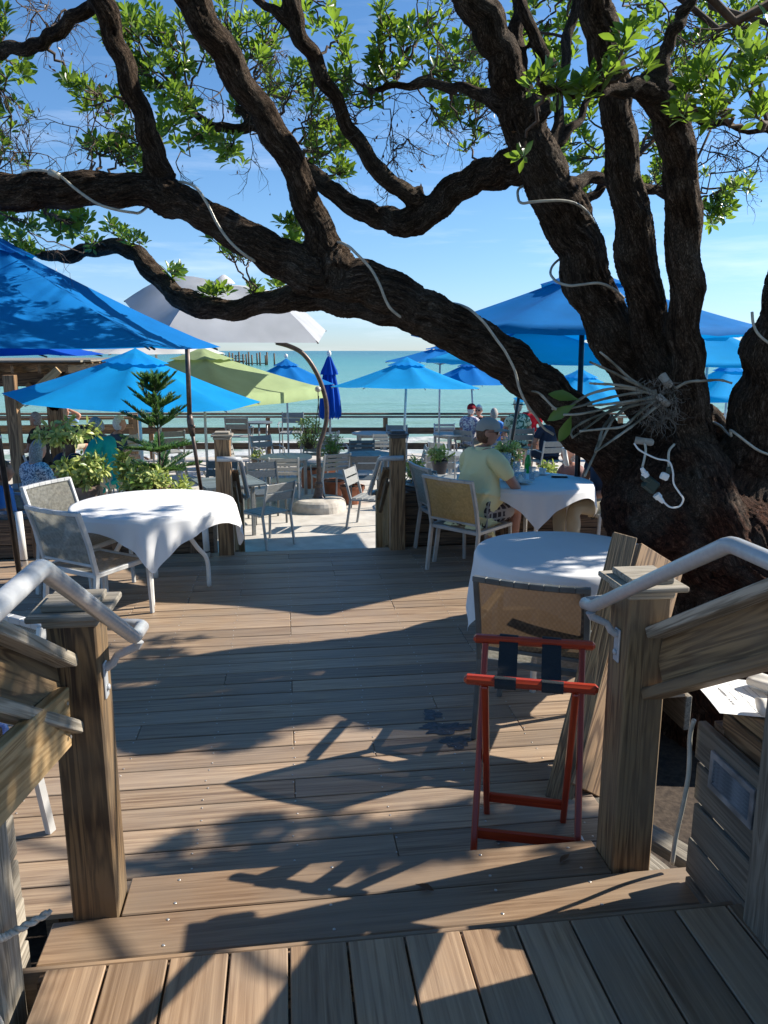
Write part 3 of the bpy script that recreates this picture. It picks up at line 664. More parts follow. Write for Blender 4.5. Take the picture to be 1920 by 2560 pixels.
handrail('white handrail running down past the left deck post', [(-.66, 7.47, .98), (-.48, 7.47, .975), (-.45, 7.58, .96), (-.42, 8.32, .45), (-.50, 8.36, .45)], .026, [], -.5, -1)
# planter boxes along the deck edge
def planter(label, x0, x1, y0, y1, top, mat):
    t = thing('planter_box', label, 'planter', ((x0 + x1) / 2, (y0 + y1) / 2, -.5)); z = .0; i = 0; h = (top - .04) / max(1, round((top - .04) / .15))
    n = max(1, round((top - .04) / .15))
    for i in range(n): board('plank', (x0, y0 + .002 * (i % 2), h * (i + .5)), (x1, y0 + .002 * (i % 2), h * (i + .5)), .03, h - .006, mat, t)
    board('top_board', (x0, y0 + .06, top), (x1, y0 + .06, top), .16, .035, 'slat_dark', t)
    m = MB(); m.box(((x0 + x1) / 2, (y0 + y1) / 2 + .06, (top - .5) / 2 - .04), (x1 - x0 - .02, y1 - y0 - .12, top + .42)); m.build('box', 'dark_timber', t, world=True)
    x = x0 + .3
    while x < x1 - .1: board('stud', (x, y0 - .03, 0), (x, y0 - .03, top - .03), .07, .03, mat, t, up=(0, 1, 0)); x += .75
    return t
planter('low dark timber planter box with pot plants left of the deck gap', -5.0, -.75, 7.72, 8.25, .43, 'dark_timber')
planter('dark plank planter box right of the deck gap beside the seated man', 1.2, 5.2, 7.72, 8.2, .60, 'dark_timber')

# ---- fence on the sea side
def fence():
    t = thing('sea_fence', 'long dark timber rail fence between the patio and the sea', 'fence', (0, 18.2, -.5))
    def p(x, z): return Vector((x, 18.15 - .127 * (x + .0), z))
    xs = [-14 + 2.72 * i for i in range(12)]
    for x in xs: board('fence_post', p(x, -.66), p(x, .50), .1, .1, 'pine_brown', t, up=(0, 1, 0))
    for z, h, d in ((.555, .04, .16), (.17, .15, .04), (-.19, .15, .04)):
        for k in range(0, 11, 2):
            a = xs[k]; b = xs[min(k + 2, 11)]; pa, pb = p(a, z), p(b, z); off = Vector((0, -.07 if d < .1 else 0, 0))
            board('rail', pa + off, pb + off, d, h, 'dark_timber', t)
    for k in range(0, 11, 2):
        a, b = xs[k], xs[min(k + 2, 11)]; board('rail', p(a, .49) + Vector((0, -.07, 0)), p(b, .49) + Vector((0, -.07, 0)), .035, .05, 'weathered', t)
fence()
# ---- jetty out in the water
def jetty():
    t = thing('jetty', 'old timber jetty with bare pilings far out on the water', 'jetty', tuple(D(600, 905, 220)[:2]) + (-2,))
    us = [548, 556, 565, 574, 582, 590, 598, 608, 616, 622, 630, 643, 650, 664, 668, 686]
    for i, u in enumerate(us):
        p = D(u, 905, 216 + 5 * (i % 3)); MB().tube([(p.x, p.y, -2.6), (p.x, p.y, 1.2 + .5 * math.sin(i * 2.3))], .23, 7).build('piling', 'dark_timber', t, smooth=True, world=True)
    a, b = D(540, 900, 222), D(612, 900, 222); y = 222
    for z, h in ((-1.1, .35), (-.1, .16), (.5, .16)): MB().bar((a.x, y, z), (b.x, y, z), .3 if h > .3 else .12, h).build('beam', 'pine_brown', t, world=True)
    MB().box(((a.x + b.x) / 2, y + 2, -.9), (b.x - a.x, 4, .2)).build('walkway', 'weathered_dark', t, world=True)
    c = D(662, 900, 222); MB().bar((b.x, y, -1.55), (c.x, y, -1.55), .3, .25).build('beam', 'weathered', t, world=True)
    m = MB(); m.bar((b.x - 3.5, y - .3, -.9), (b.x - 1.6, y - .3, .9), .12, .12); m.build('brace', 'weathered', t, world=True)
    d = D(590, 905, 219); MB().box((d.x - 2.6, 218, -.3), (1.6, .3, .5)).build('life_ring_box', 'cap_red', t, world=True)
jetty()
# ---- timber pavilion at the left
def pavilion():
    t = thing('pavilion', 'open timber pavilion on the left with rafters over the diners', 'pavilion', (-5.6, 14.8, -.5))
    for (u, w_, Y) in ((140, .26, 14.0), (30, .17, 13.0), (331, .2, 17.6), (-60, .2, 14)):
        p = D(u, 1000, Y); board('roof_post', (p.x, Y, -.5), (p.x, Y, 1.62 if u < 300 else .62), w_, w_, 'pine_brown' if u < 300 else 'pine', t, up=(0, 1, 0))
    x0 = -9.5; x1 = D(212, 925, 14.0).x
    board('beam', (x0, 14.0, 1.52), (x1, 14.0, 1.52), .12, .24, 'dark_timber', t); board('beam', (x0, 17.3, 1.52), (x1 - .6, 17.3, 1.52), .12, .24, 'dark_timber', t)
    for i in range(12):
        x = x1 - .12 - i * .42; board('rafter', (x, 13.3, 1.70), (x, 17.9, 1.70), .05, .13, 'pine_brown', t)
    for i in range(9):
        y = 13.4 + i * .55; board('purlin', (x0, y, 1.79), (x1 + .15, y, 1.79), .12, .02, 'pine' if i % 2 else 'pine_brown', t)
    MB().box(((x0 + x1) / 2, 15.6, 1.83), (x1 - x0 + .3, 4.9, .03)).build('roof', 'weathered_dark', t, world=True)
    p = D(140, 1000, 14.0)
    board('brace', (p.x, 13.9, 1.0), (p.x + .42, 13.9, 1.45), .06, .09, 'pine', t); board('brace', (p.x, 13.9, 1.0), (p.x - .42, 13.9, 1.45), .06, .09, 'pine', t)
    q = D(30, 1000, 13.0); board('brace', (q.x + .05, 13.0, 1.12), (q.x + .75, 13.0, 1.70), .06, .12, 'pine_fresh', t)
    board('rail', (-9, 17.5, .55), (D(331, 1000, 17.6).x, 17.5, .55), .14, .05, 'pine', t); board('rail', (-9, 17.5, .36), (D(331, 1000, 17.6).x, 17.5, .36), .04, .12, 'pine', t)
pavilion()
# leaning boards guarding the tree
t = thing('tree_guard', 'two wide timber boards leaning against the tree behind the red stand', 'boards', (1.2, 3.1, 0))
def lean(u0, v0, u1, v1, ya, yb, w_, mat, up):
    a = D(u0, v0, ya); b = D(u1, v1, yb); board('guard_board', a, b, .04, w_, mat, t, up=up)
a = G(1395, 1992, 0); b = D(1562, 1340, 3.62)
board('guard_board', a + Vector((.0, 0, -.02)), b, .12, .045, 'pine', t, up=(-.35, -1, .3)); 
a2 = G(1490, 1985, 0); b2 = D(1650, 1392, 3.68)
board('guard_board', a2 + Vector((0, .02, -.02)), b2, .30, .045, 'pine_brown', t, up=(.25, -1, .3))
t = thing('timber_offcut', 'short pale timber offcuts lying in the gap below the siding', 'offcuts', (1.5, 2.4, -.1))
board('offcut', (1.33, 2.62, .02), (1.42, 2.30, .03), .12, .03, 'weathered', t); board('offcut', (1.45, 2.75, .01), (1.62, 2.35, .03), .1, .05, 'weathered_dark', t)
SHADE_CROWN_LIST = [(5.1, 3.6, 3.5, 1.2, .34, .3, 170, .13), (4.95, 1.75, 3.0, .8, .75, .4, 240, .14), (5.0, 5.2, 4.1, 1.4, .55, .3, 210, .13), (3.6, 2.75, 4.3, 1.0, .55, .45, 110, .12), (5.9, 5.35, 3.8, .8, .5, .5, 26), (2.9, 7.9, 6.8, 1.4, .9, .6, 90), (3.2, 3.4, 5.6, 1.2, 1.0, .6, 30), (3.4, 6.6, 5.9, 1.4, 1.2, .7, 30), (-.8, 3.2, 5.3, 1.5, 1.3, .4, 130, .15), (1.4, 3.0, 5.2, 1.5, 1.4, .4, 150, .15), (3.4, 2.0, 5.0, 1.5, 1.4, .4, 130, .15), (.3, .6, 5.0, 1.8, 1.3, .4, 150, .15), (2.6, 0, 4.8, 1.6, 1.2, .4, 120, .15), (1.0, -2.2, 4.6, 2.2, 1.4, .5, 150, .16), (-2.4, .8, 5.0, 1.4, 1.5, .4, 110, .15)]  # unseen leaf masses, added to cast shade on deck, rails and tables
# ================= THE TREE
def px_line(pts):   # (u, v, depth, radius in px) -> world polyline + radii
    P = [];  Rr = []
    for (u, v, d, r) in pts:
        p = C(u, v, d); dep = (p - Vector((0, 0, CAM_H))).length * math.cos(math.atan2(math.hypot(u - 960, v - 1280), FOC)); P.append(p); Rr.append(r / FOC * dep)
    return P, Rr
LIMBS = {
 'base': [(1880, 2150, 5.0, 285), (1885, 1780, 5.1, 262), (1835, 1540, 5.3, 218), (1745, 1335, 5.5, 205), (1690, 1215, 5.6, 180), (1690, 1130, 5.65, 120)],
 'root1': [(1690, 1230, 5.5, 175), (1640, 1290, 5.25, 125), (1720, 1360, 5.1, 90), (1830, 1420, 5.1, 80)],
 'root2': [(1720, 1150, 5.3, 90), (1790, 1290, 5.05, 70), (1830, 1380, 5.0, 60)],
 'b1': [(1700, 1210, 5.6, 150), (1615, 1165, 5.6, 105), (1540, 1130, 5.55, 78), (1470, 1082, 5.5, 63), (1410, 1023, 5.45, 57), (1343, 960, 5.4, 55), (1268, 900, 5.35, 55), (1186, 850, 5.3, 57), (1115, 812, 5.25, 60), (1048, 770, 5.2, 58), (960, 722, 5.2, 54), (880, 702, 5.2, 54), (790, 688, 5.2, 56), (700, 645, 5.2, 50), (600, 588, 5.2, 44), (500, 530, 5.2, 40), (400, 490, 5.2, 42), (280, 473, 5.2, 43), (140, 475, 5.2, 44), (20, 480, 5.2, 48), (-150, 490, 5.2, 50)],
 'b1l': [(1200, 862, 5.35, 50), (1130, 838, 5.5, 42), (1040, 800, 5.7, 37), (960, 785, 5.9, 32), (860, 762, 6.1, 30), (760, 745, 6.2, 30), (694, 752, 6.3, 30), (579, 775, 6.5, 27), (492, 764, 6.6, 31), (428, 729, 6.7, 25), (359, 652, 6.9, 24), (312, 620, 7.0, 21), (220, 624, 7.1, 18), (162, 642, 7.2, 17), (87, 631, 7.3, 12), (10, 615, 7.4, 9), (-60, 600, 7.5, 7)],
 'b3': [(835, 690, 5.2, 60), (805, 600, 5.2, 44), (775, 521, 5.15, 39), (712, 376, 5.0, 37), (637, 260, 4.9, 36), (550, 116, 4.7, 40), (480, 0, 4.6, 42), (420, -120, 4.5, 40)],
 'b4': [(418, 482, 5.2, 40), (402, 440, 5.2, 34), (385, 395, 5.15, 31), (368, 324, 5.1, 27), (330, 220, 5.0, 27), (289, 104, 4.9, 28), (255, 0, 4.8, 30), (225, -120, 4.7, 28)],
 'b5': [(-40, 130, 5.2, 16), (20, 124, 5.1, 17), (87, 116, 5.0, 18), (120, 95, 5.0, 16), (174, 52, 4.9, 18), (231, 15, 4.85, 17), (256, -10, 4.8, 20)],
 'b6': [(1330, 405, 5.45, 50), (1270, 420, 5.6, 44), (1200, 440, 5.7, 38), (1134, 478, 5.75, 37), (1070, 536, 5.8, 37), (1018, 556, 5.8, 36), (960, 545, 5.85, 30), (903, 527, 5.9, 28), (822, 472, 5.95, 26), (770, 425, 6.0, 22), (700, 370, 6.1, 18), (640, 312, 6.2, 15), (590, 270, 6.3, 11)],
 'b6b': [(640, 312, 6.2, 14), (560, 322, 6.2, 13), (500, 295, 6.2, 10), (470, 250, 6.3, 7)],
 'b6c': [(1060, 492, 5.75, 25), (1010, 480, 5.7, 23), (945, 425, 5.65, 22), (885, 340, 5.6, 20), (830, 235, 5.5, 20), (775, 130, 5.4, 22), (735, 45, 5.3, 26), (735, -60, 5.3, 24)],
 'b6d': [(740, 60, 5.3, 20), (680, 25, 5.3, 12), (620, -20, 5.3, 10)],
 'b7': [(1700, 1110, 5.65, 105), (1632, 1010, 5.65, 72), (1588, 930, 5.65, 62), (1530, 835, 5.6, 60), (1470, 700, 5.5, 60), (1429, 579, 5.45, 64), (1385, 488, 5.4, 62), (1345, 400, 5.3, 60), (1312, 320, 5.25, 56), (1290, 250, 5.2, 48), (1262, 160, 5.1, 42), (1228, 80, 5.0, 42), (1185, 0, 4.95, 43), (1130, -110, 4.8, 42)],
 'b7s': [(1310, 320, 5.25, 44), (1345, 285, 5.15, 34), (1352, 258, 5.1, 30)],
 'b7u': [(1365, 425, 5.4, 30), (1388, 347, 5.6, 15), (1400, 231, 5.7, 14), (1417, 116, 5.8, 14), (1440, 0, 5.9, 13), (1455, -80, 6, 12)],
 'b7v': [(1390, 360, 5.6, 14), (1440, 310, 5.7, 12), (1470, 250, 5.8, 10), (1490, 150, 5.9, 8)],
 'b7w': [(1290, 200, 5.2, 30), (1292, 90, 5.3, 22), (1300, 0, 5.35, 20), (1310, -80, 5.4, 18)],
 'b7x': [(1380, 170, 5.2, 22), (1320, 60, 5.2, 16), (1295, -20, 5.2, 18)],
 'b7l': [(1262, 260, 5.2, 26), (1190, 232, 5.3, 15), (1120, 215, 5.4, 13), (1020, 212, 5.5, 11), (940, 222, 5.6, 9)],
 'b8': [(1690, 1090, 5.6, 80), (1662, 960, 5.5, 52), (1636, 860, 5.4, 46), (1602, 694, 5.2, 49), (1573, 521, 5.05, 46), (1550, 347, 4.9, 44), (1533, 231, 4.8, 43), (1504, 87, 4.7, 42), (1488, 0, 4.6, 42), (1465, -120, 4.5, 40)],
 'b9': [(1750, 1190, 5.35, 100), (1742, 1100, 5.25, 52), (1732, 1030, 5.2, 44), (1724, 940, 5.15, 41), (1715, 850, 5.1, 42), (1712, 694, 4.95, 43), (1708, 521, 4.75, 44), (1695, 376, 4.55, 43), (1668, 275, 4.4, 45), (1632, 205, 4.3, 46)],
 'b9l': [(1640, 215, 4.3, 42), (1580, 222, 4.2, 24), (1520, 222, 4.1, 20), (1450, 230, 4.0, 16), (1380, 226, 3.95, 12), (1340, 214, 3.9, 8)],
 'b9r': [(1635, 205, 4.3, 40), (1662, 130, 4.25, 20), (1690, 70, 4.2, 17), (1712, 25, 4.2, 16), (1745, -40, 4.15, 15)],
 'b9t': [(1700, 260, 4.4, 30), (1760, 300, 4.2, 14), (1850, 320, 4.0, 9), (1960, 340, 3.9, 7)],
 'b10': [(1800, 1250, 5.45, 150), (1870, 1130, 5.35, 84), (1915, 1000, 5.3, 80), (1945, 880, 5.2, 80), (1985, 760, 5.1, 82), (2030, 620, 5.0, 80), (2090, 440, 4.9, 75)],
 'b11': [(1405, 470, 5.6, 20), (1470, 448, 5.8, 17), (1560, 455, 6.0, 15), (1640, 478, 6.2, 13), (1700, 490, 6.3, 10)],
 'b12': [(1455, 520, 5.9, 15), (1490, 480, 6.0, 13), (1540, 430, 6.1, 12), (1600, 380, 6.2, 9)],
 'dead': [(1770, 1020, 5.9, 20), (1800, 1060, 6.0, 16), (1825, 1130, 6.0, 40)],
}
tree = thing('shade_tree', 'huge spreading tree with dark furrowed bark arching over the deck', 'tree', (2.6, 5.2, -.62))
segs = []     # a, b, ra, rb, frame u, frame w, along0, key
mbt = MB(); curves = {}
for key, pts in LIMBS.items():
    P, Rr = px_line(pts); cc = catmull([(*p, r) for p, r in zip(P, Rr)], 5)
    wob = random.random() * 9
    cc = [np.array([c[0] + .012 * math.sin(i * 1.1 + wob), c[1] + .012 * math.sin(i * .9 + wob * 2), c[2] + .012 * math.cos(i * 1.3 + wob), c[3] * (1 + .035 * math.sin(i * .9 + wob))]) for i, c in enumerate(cc)]
    curves[key] = cc; mbt.tube([c[:3] for c in cc], [c[3] for c in cc], 14)
    al = random.random() * 10; pu = None
    for a, b in zip(cc, cc[1:]):
        d = b[:3] - a[:3]; ln = np.linalg.norm(d); d = d / ln
        if pu is None: pu = np.array(Vector(d).orthogonal().normalized())
        pu = pu - d * pu.dot(d); pu /= np.linalg.norm(pu); pw = np.cross(d, pu)
        segs.append((a[:3], b[:3], a[3], b[3], pu.copy(), pw, al)); al += ln
tmp = mbt.build('tmp_trunk', 'bark')
md = tmp.modifiers.new('r', 'REMESH'); md.mode = 'VOXEL'; md.voxel_size = .0125; md.adaptivity = 0
sm_ = tmp.modifiers.new('s', 'SMOOTH'); sm_.factor = .5; sm_.iterations = 6
me = evaluated(tmp, 'trunk', 'bark'); n = len(me.vertices)
co = np.empty(n * 3); me.vertices.foreach_get('co', co); co = co.reshape(-1, 3); no = np.empty(n * 3); me.vertices.foreach_get('normal', no); no = no.reshape(-1, 3)
A = np.array([s[0] for s in segs]); B = np.array([s[1] for s in segs]); RA = np.array([s[2] for s in segs]); RB = np.array([s[3] for s in segs])
U = np.array([s[4] for s in segs]); W = np.array([s[5] for s in segs]); AL = np.array([s[6] for s in segs]); AB = B - A; LL = (AB ** 2).sum(1)
bk = np.zeros((n, 3)); amp = np.zeros(n)
for s0 in range(0, n, 20000):
    q = co[s0:s0 + 20000]; t = np.clip(((q[:, None, :] - A[None]) * AB[None]).sum(2) / LL[None], 0, 1)
    dv = q[:, None, :] - (A[None] + AB[None] * t[..., None]); dist = np.sqrt((dv ** 2).sum(2)); rad = RA[None] + (RB - RA)[None] * t
    k = np.argmin(dist - rad, axis=1); ii = np.arange(len(q)); d_ = dv[ii, k]; tt = t[ii, k]
    bk[s0:s0 + len(q), 0] = (d_ * U[k]).sum(1); bk[s0:s0 + len(q), 1] = (d_ * W[k]).sum(1); bk[s0:s0 + len(q), 2] = AL[k] + tt * np.sqrt(LL[k]); amp[s0:s0 + len(q)] = rad[ii, k]
tw = bk[:, 2] * 1.2; bx = bk[:, 0] * np.cos(tw) - bk[:, 1] * np.sin(tw); by = bk[:, 0] * np.sin(tw) + bk[:, 1] * np.cos(tw)
wob = perlin(co * 3.0) * .8
q1 = np.stack([bx * 30 + wob, by * 30, bk[:, 2] * 4.5 + wob * .5], 1); q2 = np.stack([bx * 55 + wob, by * 55, bk[:, 2] * 13], 1)
r1 = 1 - np.abs(perlin(q1)) * 2.2; r2 = 1 - np.abs(perlin(q2 + 7)) * 2.2; lump = perlin(co * 4.5)
ridge = np.clip(r1 * .6 + r2 * .4, -1, 1)
a_ = np.clip(amp * .18, .003, .024); co2 = co + no * ((ridge * .62 - .35) * a_ + lump * np.clip(amp * .10, 0, .035))[:, None]
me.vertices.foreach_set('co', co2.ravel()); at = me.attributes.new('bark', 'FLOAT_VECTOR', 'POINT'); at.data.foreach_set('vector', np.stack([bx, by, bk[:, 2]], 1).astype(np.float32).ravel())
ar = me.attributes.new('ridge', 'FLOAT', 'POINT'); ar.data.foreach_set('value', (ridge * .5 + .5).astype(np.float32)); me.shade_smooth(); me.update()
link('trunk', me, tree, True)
print('TRUNK verts', n)

# ---- twigs and leaves
def leaf_shape(kind=0):
    """pointed leaf with its base at 0, along +x, creased on the midrib"""
    prof = [(0, .012), (.12, .03), (.35, .13), (.6, .19), (.82, .12), (1, .0)]
    v = []; f = []
    for i, (x, hw) in enumerate(prof):
        z = -.16 * x * x + (.03 if kind else 0); up = .10 * hw / .19 * .6
        v += [(x, -hw, z + up), (x, 0, z), (x, hw, z + up)]
    for i in range(len(prof) - 1):
        a = i * 3; f += [(a, a + 3, a + 4, a + 1), (a + 1, a + 4, a + 5, a + 2)]
    return np.array(v), f
LV, LF = leaf_shape()
leaf_me = MB().add([tuple(v) for v in LV], LF).mesh('leaf', 'leaf', True)
class Leaves:
    def __init__(s): s.V = []; s.n = 0; s.M = []
    def add(s, M): s.M.append(M)
    def mesh(s, name, mat, Ms, lv=None, lf=None):
        lv = LV if lv is None else lv; lf = LF if lf is None else lf
        T = np.array([np.array(m) for m in Ms]); V = np.einsum('nij,kj->nki', T[:, :3, :3], lv) + T[:, None, :3, 3]
        V = V.reshape(-1, 3); F = np.array(lf); F = (F[None] + (np.arange(len(Ms)) * len(lv))[:, None, None]).reshape(-1, 4)
        me = bpy.data.meshes.new(name); me.vertices.add(len(V)); me.vertices.foreach_set('co', V.ravel().astype(np.float32))
        me.loops.add(F.size); me.loops.foreach_set('vertex_index', F.ravel().astype(np.int32)); me.polygons.add(len(F))
        me.polygons.foreach_set('loop_start', (np.arange(len(F)) * 4).astype(np.int32)); me.materials.append(MATS[mat]); me.update(calc_edges=True); me.shade_smooth(); return me
def leaf_matrix(p, d, up, L_):
    x = Vector(d).normalized(); u = Vector(up); y = u.cross(x)
    y = y.normalized() if y.length > 1e-3 else x.orthogonal().normalized(); z = x.cross(y)
    M = Matrix((x, y, z)).transposed().to_4x4() @ Matrix.Diagonal((L_, L_, L_, 1)); M.translation = p; return M
def rvec(): v = Vector(rng.normal(size=3)); return v.normalized()
near = []; far = Leaves(); twigs = MB(); dry = Leaves()
def rosette(p, d, L_, n, keep=None):
    d = Vector(d).normalized(); a = d.orthogonal().normalized(); b = d.cross(a); ph = random.random() * 6
    for k in range(n):
        t = ph + 2.4 * k; f = k / n; out = a * math.cos(t) + b * math.sin(t); e = .35 + 1.0 * f
        dd = out * math.sin(e) + d * math.cos(e) + Vector((0, 0, .12)); q = p - d * L_ * .55 * f + out * .004
        M = leaf_matrix(q, dd, d + rvec() * .35, L_ * random.uniform(.75, 1.1) * (.75 + .35 * math.sin(f * 3)))
        (keep if keep is not None else far.M).append(M)
def twig(a, b, r0, r1, n=5, wob=.06):
    a = Vector(a); b = Vector(b); L_ = (b - a).length; pts = [a + (b - a) * (i / n) + (rvec() * wob * L_ * math.sin(math.pi * i / n) if 0 < i < n else Vector()) for i in range(n + 1)]
    twigs.tube(pts, [r0 + (r1 - r0) * i / n for i in range(n + 1)], 5, False); return pts
allpts = np.concatenate([np.array([c[:3] for c in cc]) for k, cc in curves.items() if k not in ('base', 'root1', 'root2', 'dead')])
def cluster(u, v, ru, rv, d, n, L_=.085, nl=9, dz=.35, keep=None, dirv=None, anchor=None):
    k = 1.1573; c = C(u * k, v * k, d); dep = d; s = k / FOC * dep
    anc = Vector(allpts[np.argmin(((allpts - np.array(c)) ** 2).sum(1))]) if anchor is None else anchor
    hub = c + (anc - c).normalized() * min(.2, (anc - c).length * .3)
    if (anc - c).length > .05: twig(anc, hub, .011, .007, 7, .10)
    right = Vector((math.cos(HEAD), -math.sin(HEAD), 0)); fw = Vector((math.sin(HEAD), math.cos(HEAD), 0))
    for i in range(n):
        r = rvec() * (random.random() ** .5); p = c + right * r.x * ru * s + Vector((0, 0, r.z * rv * s)) + fw * r.y * dz
        pts = twig(hub + (p - hub) * random.uniform(0, .45), p, .006, .0035, 4, .1); dd = (pts[-1] - pts[-2]).normalized() * .5 + Vector((0, 0, .55)) + rvec() * .35
        if dirv: dd = dd + Vector(dirv)
        rosette(p, dd, L_, nl, keep)
CL = [(18, 62, 45, 45, 5.2, 5), (4, 215, 26, 80, 5.4, 6), (8, 310, 20, 40, 5.4, 3), (30, 140, 20, 25, 5.3, 2),
 (178, 195, 28, 24, 5.2, 4), (205, 222, 22, 18, 5.2, 3), (262, 225, 20, 18, 5.2, 2), (222, 312, 50, 18, 5.6, 7), (262, 330, 40, 20, 5.6, 5), (300, 302, 40, 26, 5.6, 5),
 (262, 95, 45, 45, 6.1, 10), (300, 150, 50, 45, 6.1, 10), (328, 62, 60, 50, 6.1, 11), (395, 95, 55, 50, 6.1, 11), (258, 40, 40, 30, 5.8, 5), (350, 180, 40, 30, 6.1, 6),
 (400, 232, 34, 26, 5.9, 8), (455, 300, 40, 24, 6.2, 6), (500, 325, 38, 24, 6.2, 7), (350, 285, 45, 26, 6.2, 6), (530, 225, 30, 24, 6.3, 4),
 (500, 30, 60, 40, 6.4, 9), (548, 82, 50, 45, 6.4, 8), (590, 40, 45, 45, 6.4, 7), (560, 150, 45, 40, 6.4, 7), (460, 75, 40, 40, 6.4, 6), (600, 185, 30, 26, 6.4, 3),
 (655, 155, 40, 32, 6.0, 6), (700, 170, 45, 34, 6.0, 7), (740, 75, 28, 34, 5.6, 4), (745, 165, 30, 35, 5.8, 4), (690, 20, 40, 22, 5.8, 3),
 (840, 55, 26, 20, 5.4, 3), (820, 95, 26, 24, 5.4, 3), (880, 95, 40, 34, 5.6, 6), (830, 160, 70, 22, 5.6, 7), (790, 200, 45, 16, 5.7, 4),
 (690, 265, 32, 30, 6.3, 6), (735, 300, 32, 34, 6.3, 7), (708, 340, 40, 26, 6.3, 6), (742, 375, 24, 24, 6.3, 4), (672, 300, 24, 30, 6.3, 3),
 (960, 150, 50, 45, 5.9, 9), (985, 232, 36, 30, 5.8, 7), (925, 40, 45, 30, 5.8, 5), (1005, 90, 45, 45, 6.2, 7), (1020, 200, 22, 34, 5.9, 3), (1015, 300, 16, 26, 5.9, 2),
 (1120, 40, 26, 40, 6.4, 5), (1165, 60, 40, 45, 6.4, 7), (1215, 110, 34, 50, 6.5, 7), (1235, 30, 34, 34, 6.5, 5), (1230, 300, 45, 30, 6.9, 7), (1255, 345, 50, 26, 6.9, 7), (1265, 395, 30, 18, 7.0, 4), (1245, 240, 30, 28, 6.9, 5), (1150, 250, 34, 22, 6.6, 3),
 (1410, 300, 26, 26, 6.6, 4), (1415, 350, 26, 22, 6.6, 4), (1455, 340, 30, 24, 6.7, 4), (1400, 395, 24, 16, 6.7, 3),
 (1555, 425, 26, 26, 6.2, 6), (1590, 400, 26, 22, 6.2, 4), (1545, 465, 18, 16, 6.2, 3), (1500, 385, 20, 18, 6.2, 2),
 (1480, 45, 60, 42, 6.6, 9), (1560, 45, 70, 42, 6.6, 11), (1620, 110, 50, 50, 6.6, 9), (1450, 130, 45, 50, 6.8, 8), (1530, 130, 60, 45, 6.8, 8), (1630, 20, 40, 40, 6.4, 6), (1380, 30, 40, 30, 6.8, 5),
 (112, 470, 30, 18, 6.0, 5), (150, 492, 34, 24, 6.0, 7), (168, 462, 22, 16, 6.0, 3), (50, 480, 34, 16, 6.0, 4), (30, 520, 38, 16, 6.9, 5), (70, 545, 26, 10, 7.1, 3), (190, 520, 18, 12, 6.8, 2),
 (250, 492, 22, 14, 6.9, 4), (283, 512, 22, 12, 6.9, 3), (382, 588, 20, 10, 6.7, 4), (460, 628, 30, 10, 6.5, 6), (548, 626, 20, 10, 6.5, 4), (605, 612, 12, 8, 6.4, 2),
 (485, 530, 36, 12, 6.2, 5), (520, 545, 30, 12, 6.2, 3), (632, 500, 26, 20, 6.2, 5), (660, 478, 22, 18, 6.2, 3), (640, 530, 18, 10, 6.1, 2)]
for c in CL: cluster(c[0], c[1], c[2] * 1.08, c[3] * 1.08, c[4], int(c[5] * 1.7) + 1, L_=.088, nl=10)
NEAR = [(1165, 160, 22, 16, 3.85, 3), (1205, 180, 30, 16, 3.9, 4), (1250, 190, 26, 12, 3.95, 4), (1300, 168, 26, 16, 3.95, 3), (1340, 110, 26, 26, 3.9, 3), (1365, 60, 26, 30, 3.9, 3), (1390, 130, 18, 20, 3.9, 2),
 (1500, 175, 40, 30, 3.7, 5), (1495, 225, 50, 30, 3.7, 5), (1560, 215, 45, 35, 3.6, 5), (1610, 180, 40, 40, 3.5, 4), (1630, 245, 30, 30, 3.5, 3), (1560, 130, 40, 30, 3.8, 3), (1640, 100, 24, 40, 3.5, 3), (1120, 335, 12, 6, 4.2, 1)]
for c in NEAR: cluster(*c[:5], c[5], L_=.096, nl=9, dz=.18, keep=near)
# bare, crooked twigs with dried scraps
def bare(p, d, L_, depth):
    n = 5; pts = [Vector(p)]; dd = Vector(d).normalized()
    for i in range(n): dd = (dd + rvec() * .38 + Vector((0, 0, -.03))).normalized(); pts.append(pts[-1] + dd * L_ / n)
    r = .0016 + .0016 * depth; twigs.tube(pts, [r * (1 - .12 * i) for i in range(n + 1)], 4, False)
    if depth > 0:
        for i in range(1, n + 1):
            if random.random() < .85: bare(pts[i], dd + rvec() * 1.1, L_ * random.uniform(.4, .7), depth - 1)
    elif random.random() < .3: dry.M.append(leaf_matrix(pts[-1], rvec() + Vector((0, 0, -1)), rvec(), random.uniform(.02, .04)))
for (u, v, d, m) in [(25, 250, 5.4, 4), (35, 330, 5.4, 4), (60, 355, 5.4, 3), (205, 260, 5.3, 4), (190, 290, 5.5, 3), (560, 195, 6.2, 3), (595, 120, 6.2, 4), (620, 210, 6.1, 3), (475, 200, 6.0, 3), (770, 260, 5.9, 4), (800, 230, 5.8, 4), (845, 265, 5.7, 4), (880, 300, 5.7, 3), (930, 225, 5.6, 4), (945, 90, 5.5, 4),
   (1000, 280, 5.6, 4), (1030, 260, 5.5, 3), (1550, 330, 5.6, 4), (1600, 300, 5.6, 4), (1640, 340, 5.6, 4), (1450, 300, 5.9, 3), (1500, 320, 5.8, 3), (80, 25, 5.1, 4), (140, 20, 5.1, 4), (1560, 60, 5.2, 3), (1480, 90, 5.2, 3), (855, 380, 5.8, 1), (1130, 350, 5.5, 1), (690, 330, 6.0, 3), (540, 290, 6.0, 3), (380, 350, 5.9, 1), (1010, 50, 5.3, 4), (60, 500, 6.2, 3), (1100, 120, 5.6, 3), (1200, 250, 6.2, 3)]:
    k = 1.1573; c = C(u * k, v * k, d); anc = Vector(allpts[np.argmin(((allpts - np.array(c)) ** 2).sum(1))])
    if (anc - c).length > .03: twig(anc, c, .007, .004, 6, .12)
    for j in range(m): bare(c, rvec(), random.uniform(.22, .42), 2)
